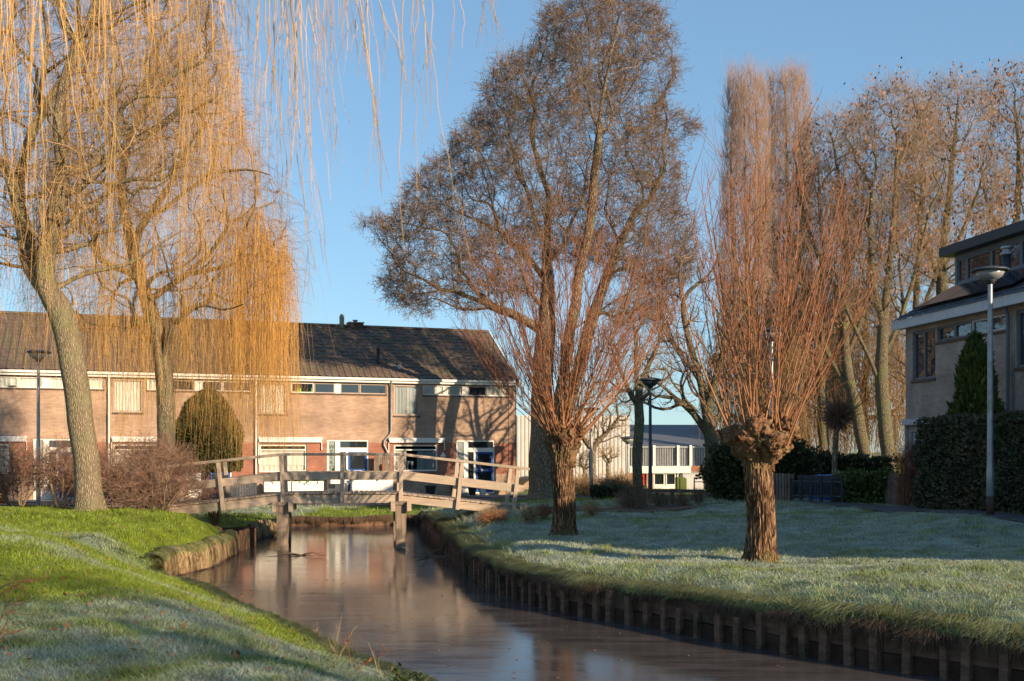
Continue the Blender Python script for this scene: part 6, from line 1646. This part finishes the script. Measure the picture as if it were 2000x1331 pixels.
def fringe(name, label, line, n, length, seed, mat, out=.10, inset=.15, w=.006, zoff=.0, curve=1.0):
    """long grass combed over the bank edge and hanging to the water"""
    rg = np.random.default_rng(seed); pts = np.array(resample(line, .1)); d = np.r_[0, np.cumsum(np.linalg.norm(np.diff(pts, axis=0), axis=1))]
    tc_ = np.sort(rg.random(max(3, int(d[-1]/.13))))*d[-1]; ti = rg.integers(0, len(tc_), n); q = np.clip(np.where(rg.random(n) < .75, tc_[ti]+rg.normal(0,.035,n), rg.random(n)*d[-1]), 0, d[-1]-.06); tl = (.45+.9*rg.random(len(tc_)))[ti]; x = np.interp(q, d, pts[:,0]); y = np.interp(q, d, pts[:,1]); q2 = q+.05
    tx = np.interp(q2, d, pts[:,0])-x; ty = np.interp(q2, d, pts[:,1])-y; t = unit(np.column_stack([tx, ty])); nw = np.column_stack([t[:,1], -t[:,0]])
    if in_water(np.array([pts[len(pts)//2,0]+nw[len(nw)//2,0]*0]), np.array([pts[len(pts)//2,1]]))[0]: pass
    probe = in_water(x+nw[:,0]*.4, y+nw[:,1]*.4).mean()
    if probe < .5: nw = -nw
    ins = rg.random(n)*inset; bx = x-nw[:,0]*ins; by = y-nw[:,1]*ins; z0 = gz(bx, by)+zoff
    cl = fbm(q, q*0, 1.6, seed)+.45*pnoise(q, q*0, 4.0, seed+4); L = length*(.4+.7*rg.random(n))*(.35+cl)*tl
    P0 = np.column_stack([bx, by, z0]); N3 = np.column_stack([nw, np.zeros(n)])+np.column_stack([t, np.zeros(n)])*rg.normal(0,.35,(n,1))
    o1 = (ins+out*(.25+1.5*fbm(q, q*0, 2.6, seed+7)**1.5*2*rg.random(n)))[:,None]; P1 = P0+N3*o1*.55+np.array([0,0,1.])*(.045*rg.random(n))[:,None]; P2 = P0+N3*o1-np.array([0,0,1.])*(L*.45)[:,None]; P3 = P0+N3*(o1+.02)+np.column_stack([t, np.zeros(n)])*rg.normal(0,.04,(n,1))-np.array([0,0,1.])*L[:,None]
    P2[:,2] = np.maximum(P2[:,2], .05); P3[:,2] = np.maximum(P3[:,2], .02)
    s = np.column_stack([t, np.zeros(n)])*(w*(.6+.8*rg.random(n)))[:,None]*.5
    V = np.stack([P0-s,P0+s,P1-s,P1+s,P2-s*.8,P2+s*.8,P3], 1).reshape(-1,3); i = np.arange(n)*7
    Q = np.vstack([np.column_stack([i,i+1,i+3,i+2]), np.column_stack([i+2,i+3,i+5,i+4])]); T = np.column_stack([i+4,i+5,i+6])
    fr = np.repeat(np.clip(rg.normal(.35,.25,n),0,.8), 7); dr = np.repeat(np.clip(rg.normal(.35,.35,n),0,1), 7)
    return tag(mesh_obj(name, V, [Q, T], mat, attrs={'frost': fr, 'dry': dr}), label, 'grass', kind='stuff')
RL = [(-2.95,36.5),(-2.3,32.5),(-1.75,28.3),(-1.19,25),(-.7,22),(0,19.3),(.71,17.7),(1.08,17.06),(1.76,16.4),(2.4,15.5),(3.08,14.6),(3.92,13.5),(5,12.4),(7,10.2)]
fringe('bank_grass', 'brown dead grass hanging over the timber boards of the right bank', RL, 30000, .20, 5, M['straw_brown_shade'], .14, .3, .007)
fringe('bank_grass', 'frosted green grass combed over the edge of the right bank', RL, 32000, .085, 6, M['blade'], .11, .45, .007, .03)
SL_ = [(-6.4,19.9),(-7,21),(-7.1,22.4),(-6.8,24),(-6.95,26),(-7.15,27.6)]
fringe('bank_grass', 'thick straw coloured dead grass draped down the sunlit left bank', SL_, 7000, .55, 7, M['straw'], .10, .05, .014)
fringe('bank_grass', 'straw coloured dead grass on the bank corner behind the left bridge pier', [(-7.45,30.4),(-7.6,32),(-7.2,33.5),(-7.5,34.6)], 2600, .5, 8, M['straw'], .09, .05, .018)
fringe('bank_grass', 'dead grass below the far lawn, its brown darkened to stand for bank shade', [(-9,37.55),(-5.5,37.5),(-3.4,38.2),(-2.95,36.5)], 5000, .24, 9, M['straw_brown_shade'], .1, .1, .018)
fringe('bank_grass', 'green grass hanging along the near left water edge', [(.9,8),(-.84,10.5),(-1.72,12),(-2.8,13.86),(-3.6,15.3),(-4.87,17.6),(-6,19.4)], 20000, .10, 10, M['blade'], .07, .16, .006, .03)
fringe('bank_grass', 'green grass tips spilling over the straw on the sunlit left bank', SL_, 9000, .16, 11, M['blade'], .10, .25, .010, .02)

def fallen(name, label, n, sampler, seed, onice=False):
    rg = np.random.default_rng(seed); x, y = sampler(n, rg); w = in_water(x, y); ok = w if onice else ~w; x, y = x[ok], y[ok]
    z = np.full(len(x), .006) if onice else gz(x, y)+.03+.03*rg.random(len(x)); n = len(x)
    p = np.column_stack([x, y, z]); a = unit(rg.normal(0,1,(n,3))*np.array([1,1,.08 if onice else .5])); b = unit(np.cross(a, np.array([0,0,1.])+rg.normal(0,.05 if onice else .4,(n,3))))
    s = (.055*(.5+.8*rg.random(n)))[:,None]; V = np.stack([p-a*s*.5, p+b*s*.32, p+a*s*.5, p-b*s*.32], 1).reshape(-1,3); V[:,2] = np.maximum(V[:,2], .004)
    tag(mesh_obj(name, V, [np.arange(n*4).reshape(-1,4)], M['dryleaf']), label, 'leaves', kind='stuff')
fallen('fallen_leaves', 'scattered brown fallen leaves on the left lawn', 800, near_left, 70)
fallen('fallen_leaves', 'scattered brown fallen leaves on the right lawn', 800, near_right, 71)
fallen('fallen_leaves', 'few leaves frozen on the ice of the canal', 600, lambda n, r: ((r.uniform(350,1900,n)-1000)/F*(D:=r.uniform(11,37,n)), D), 72, True)
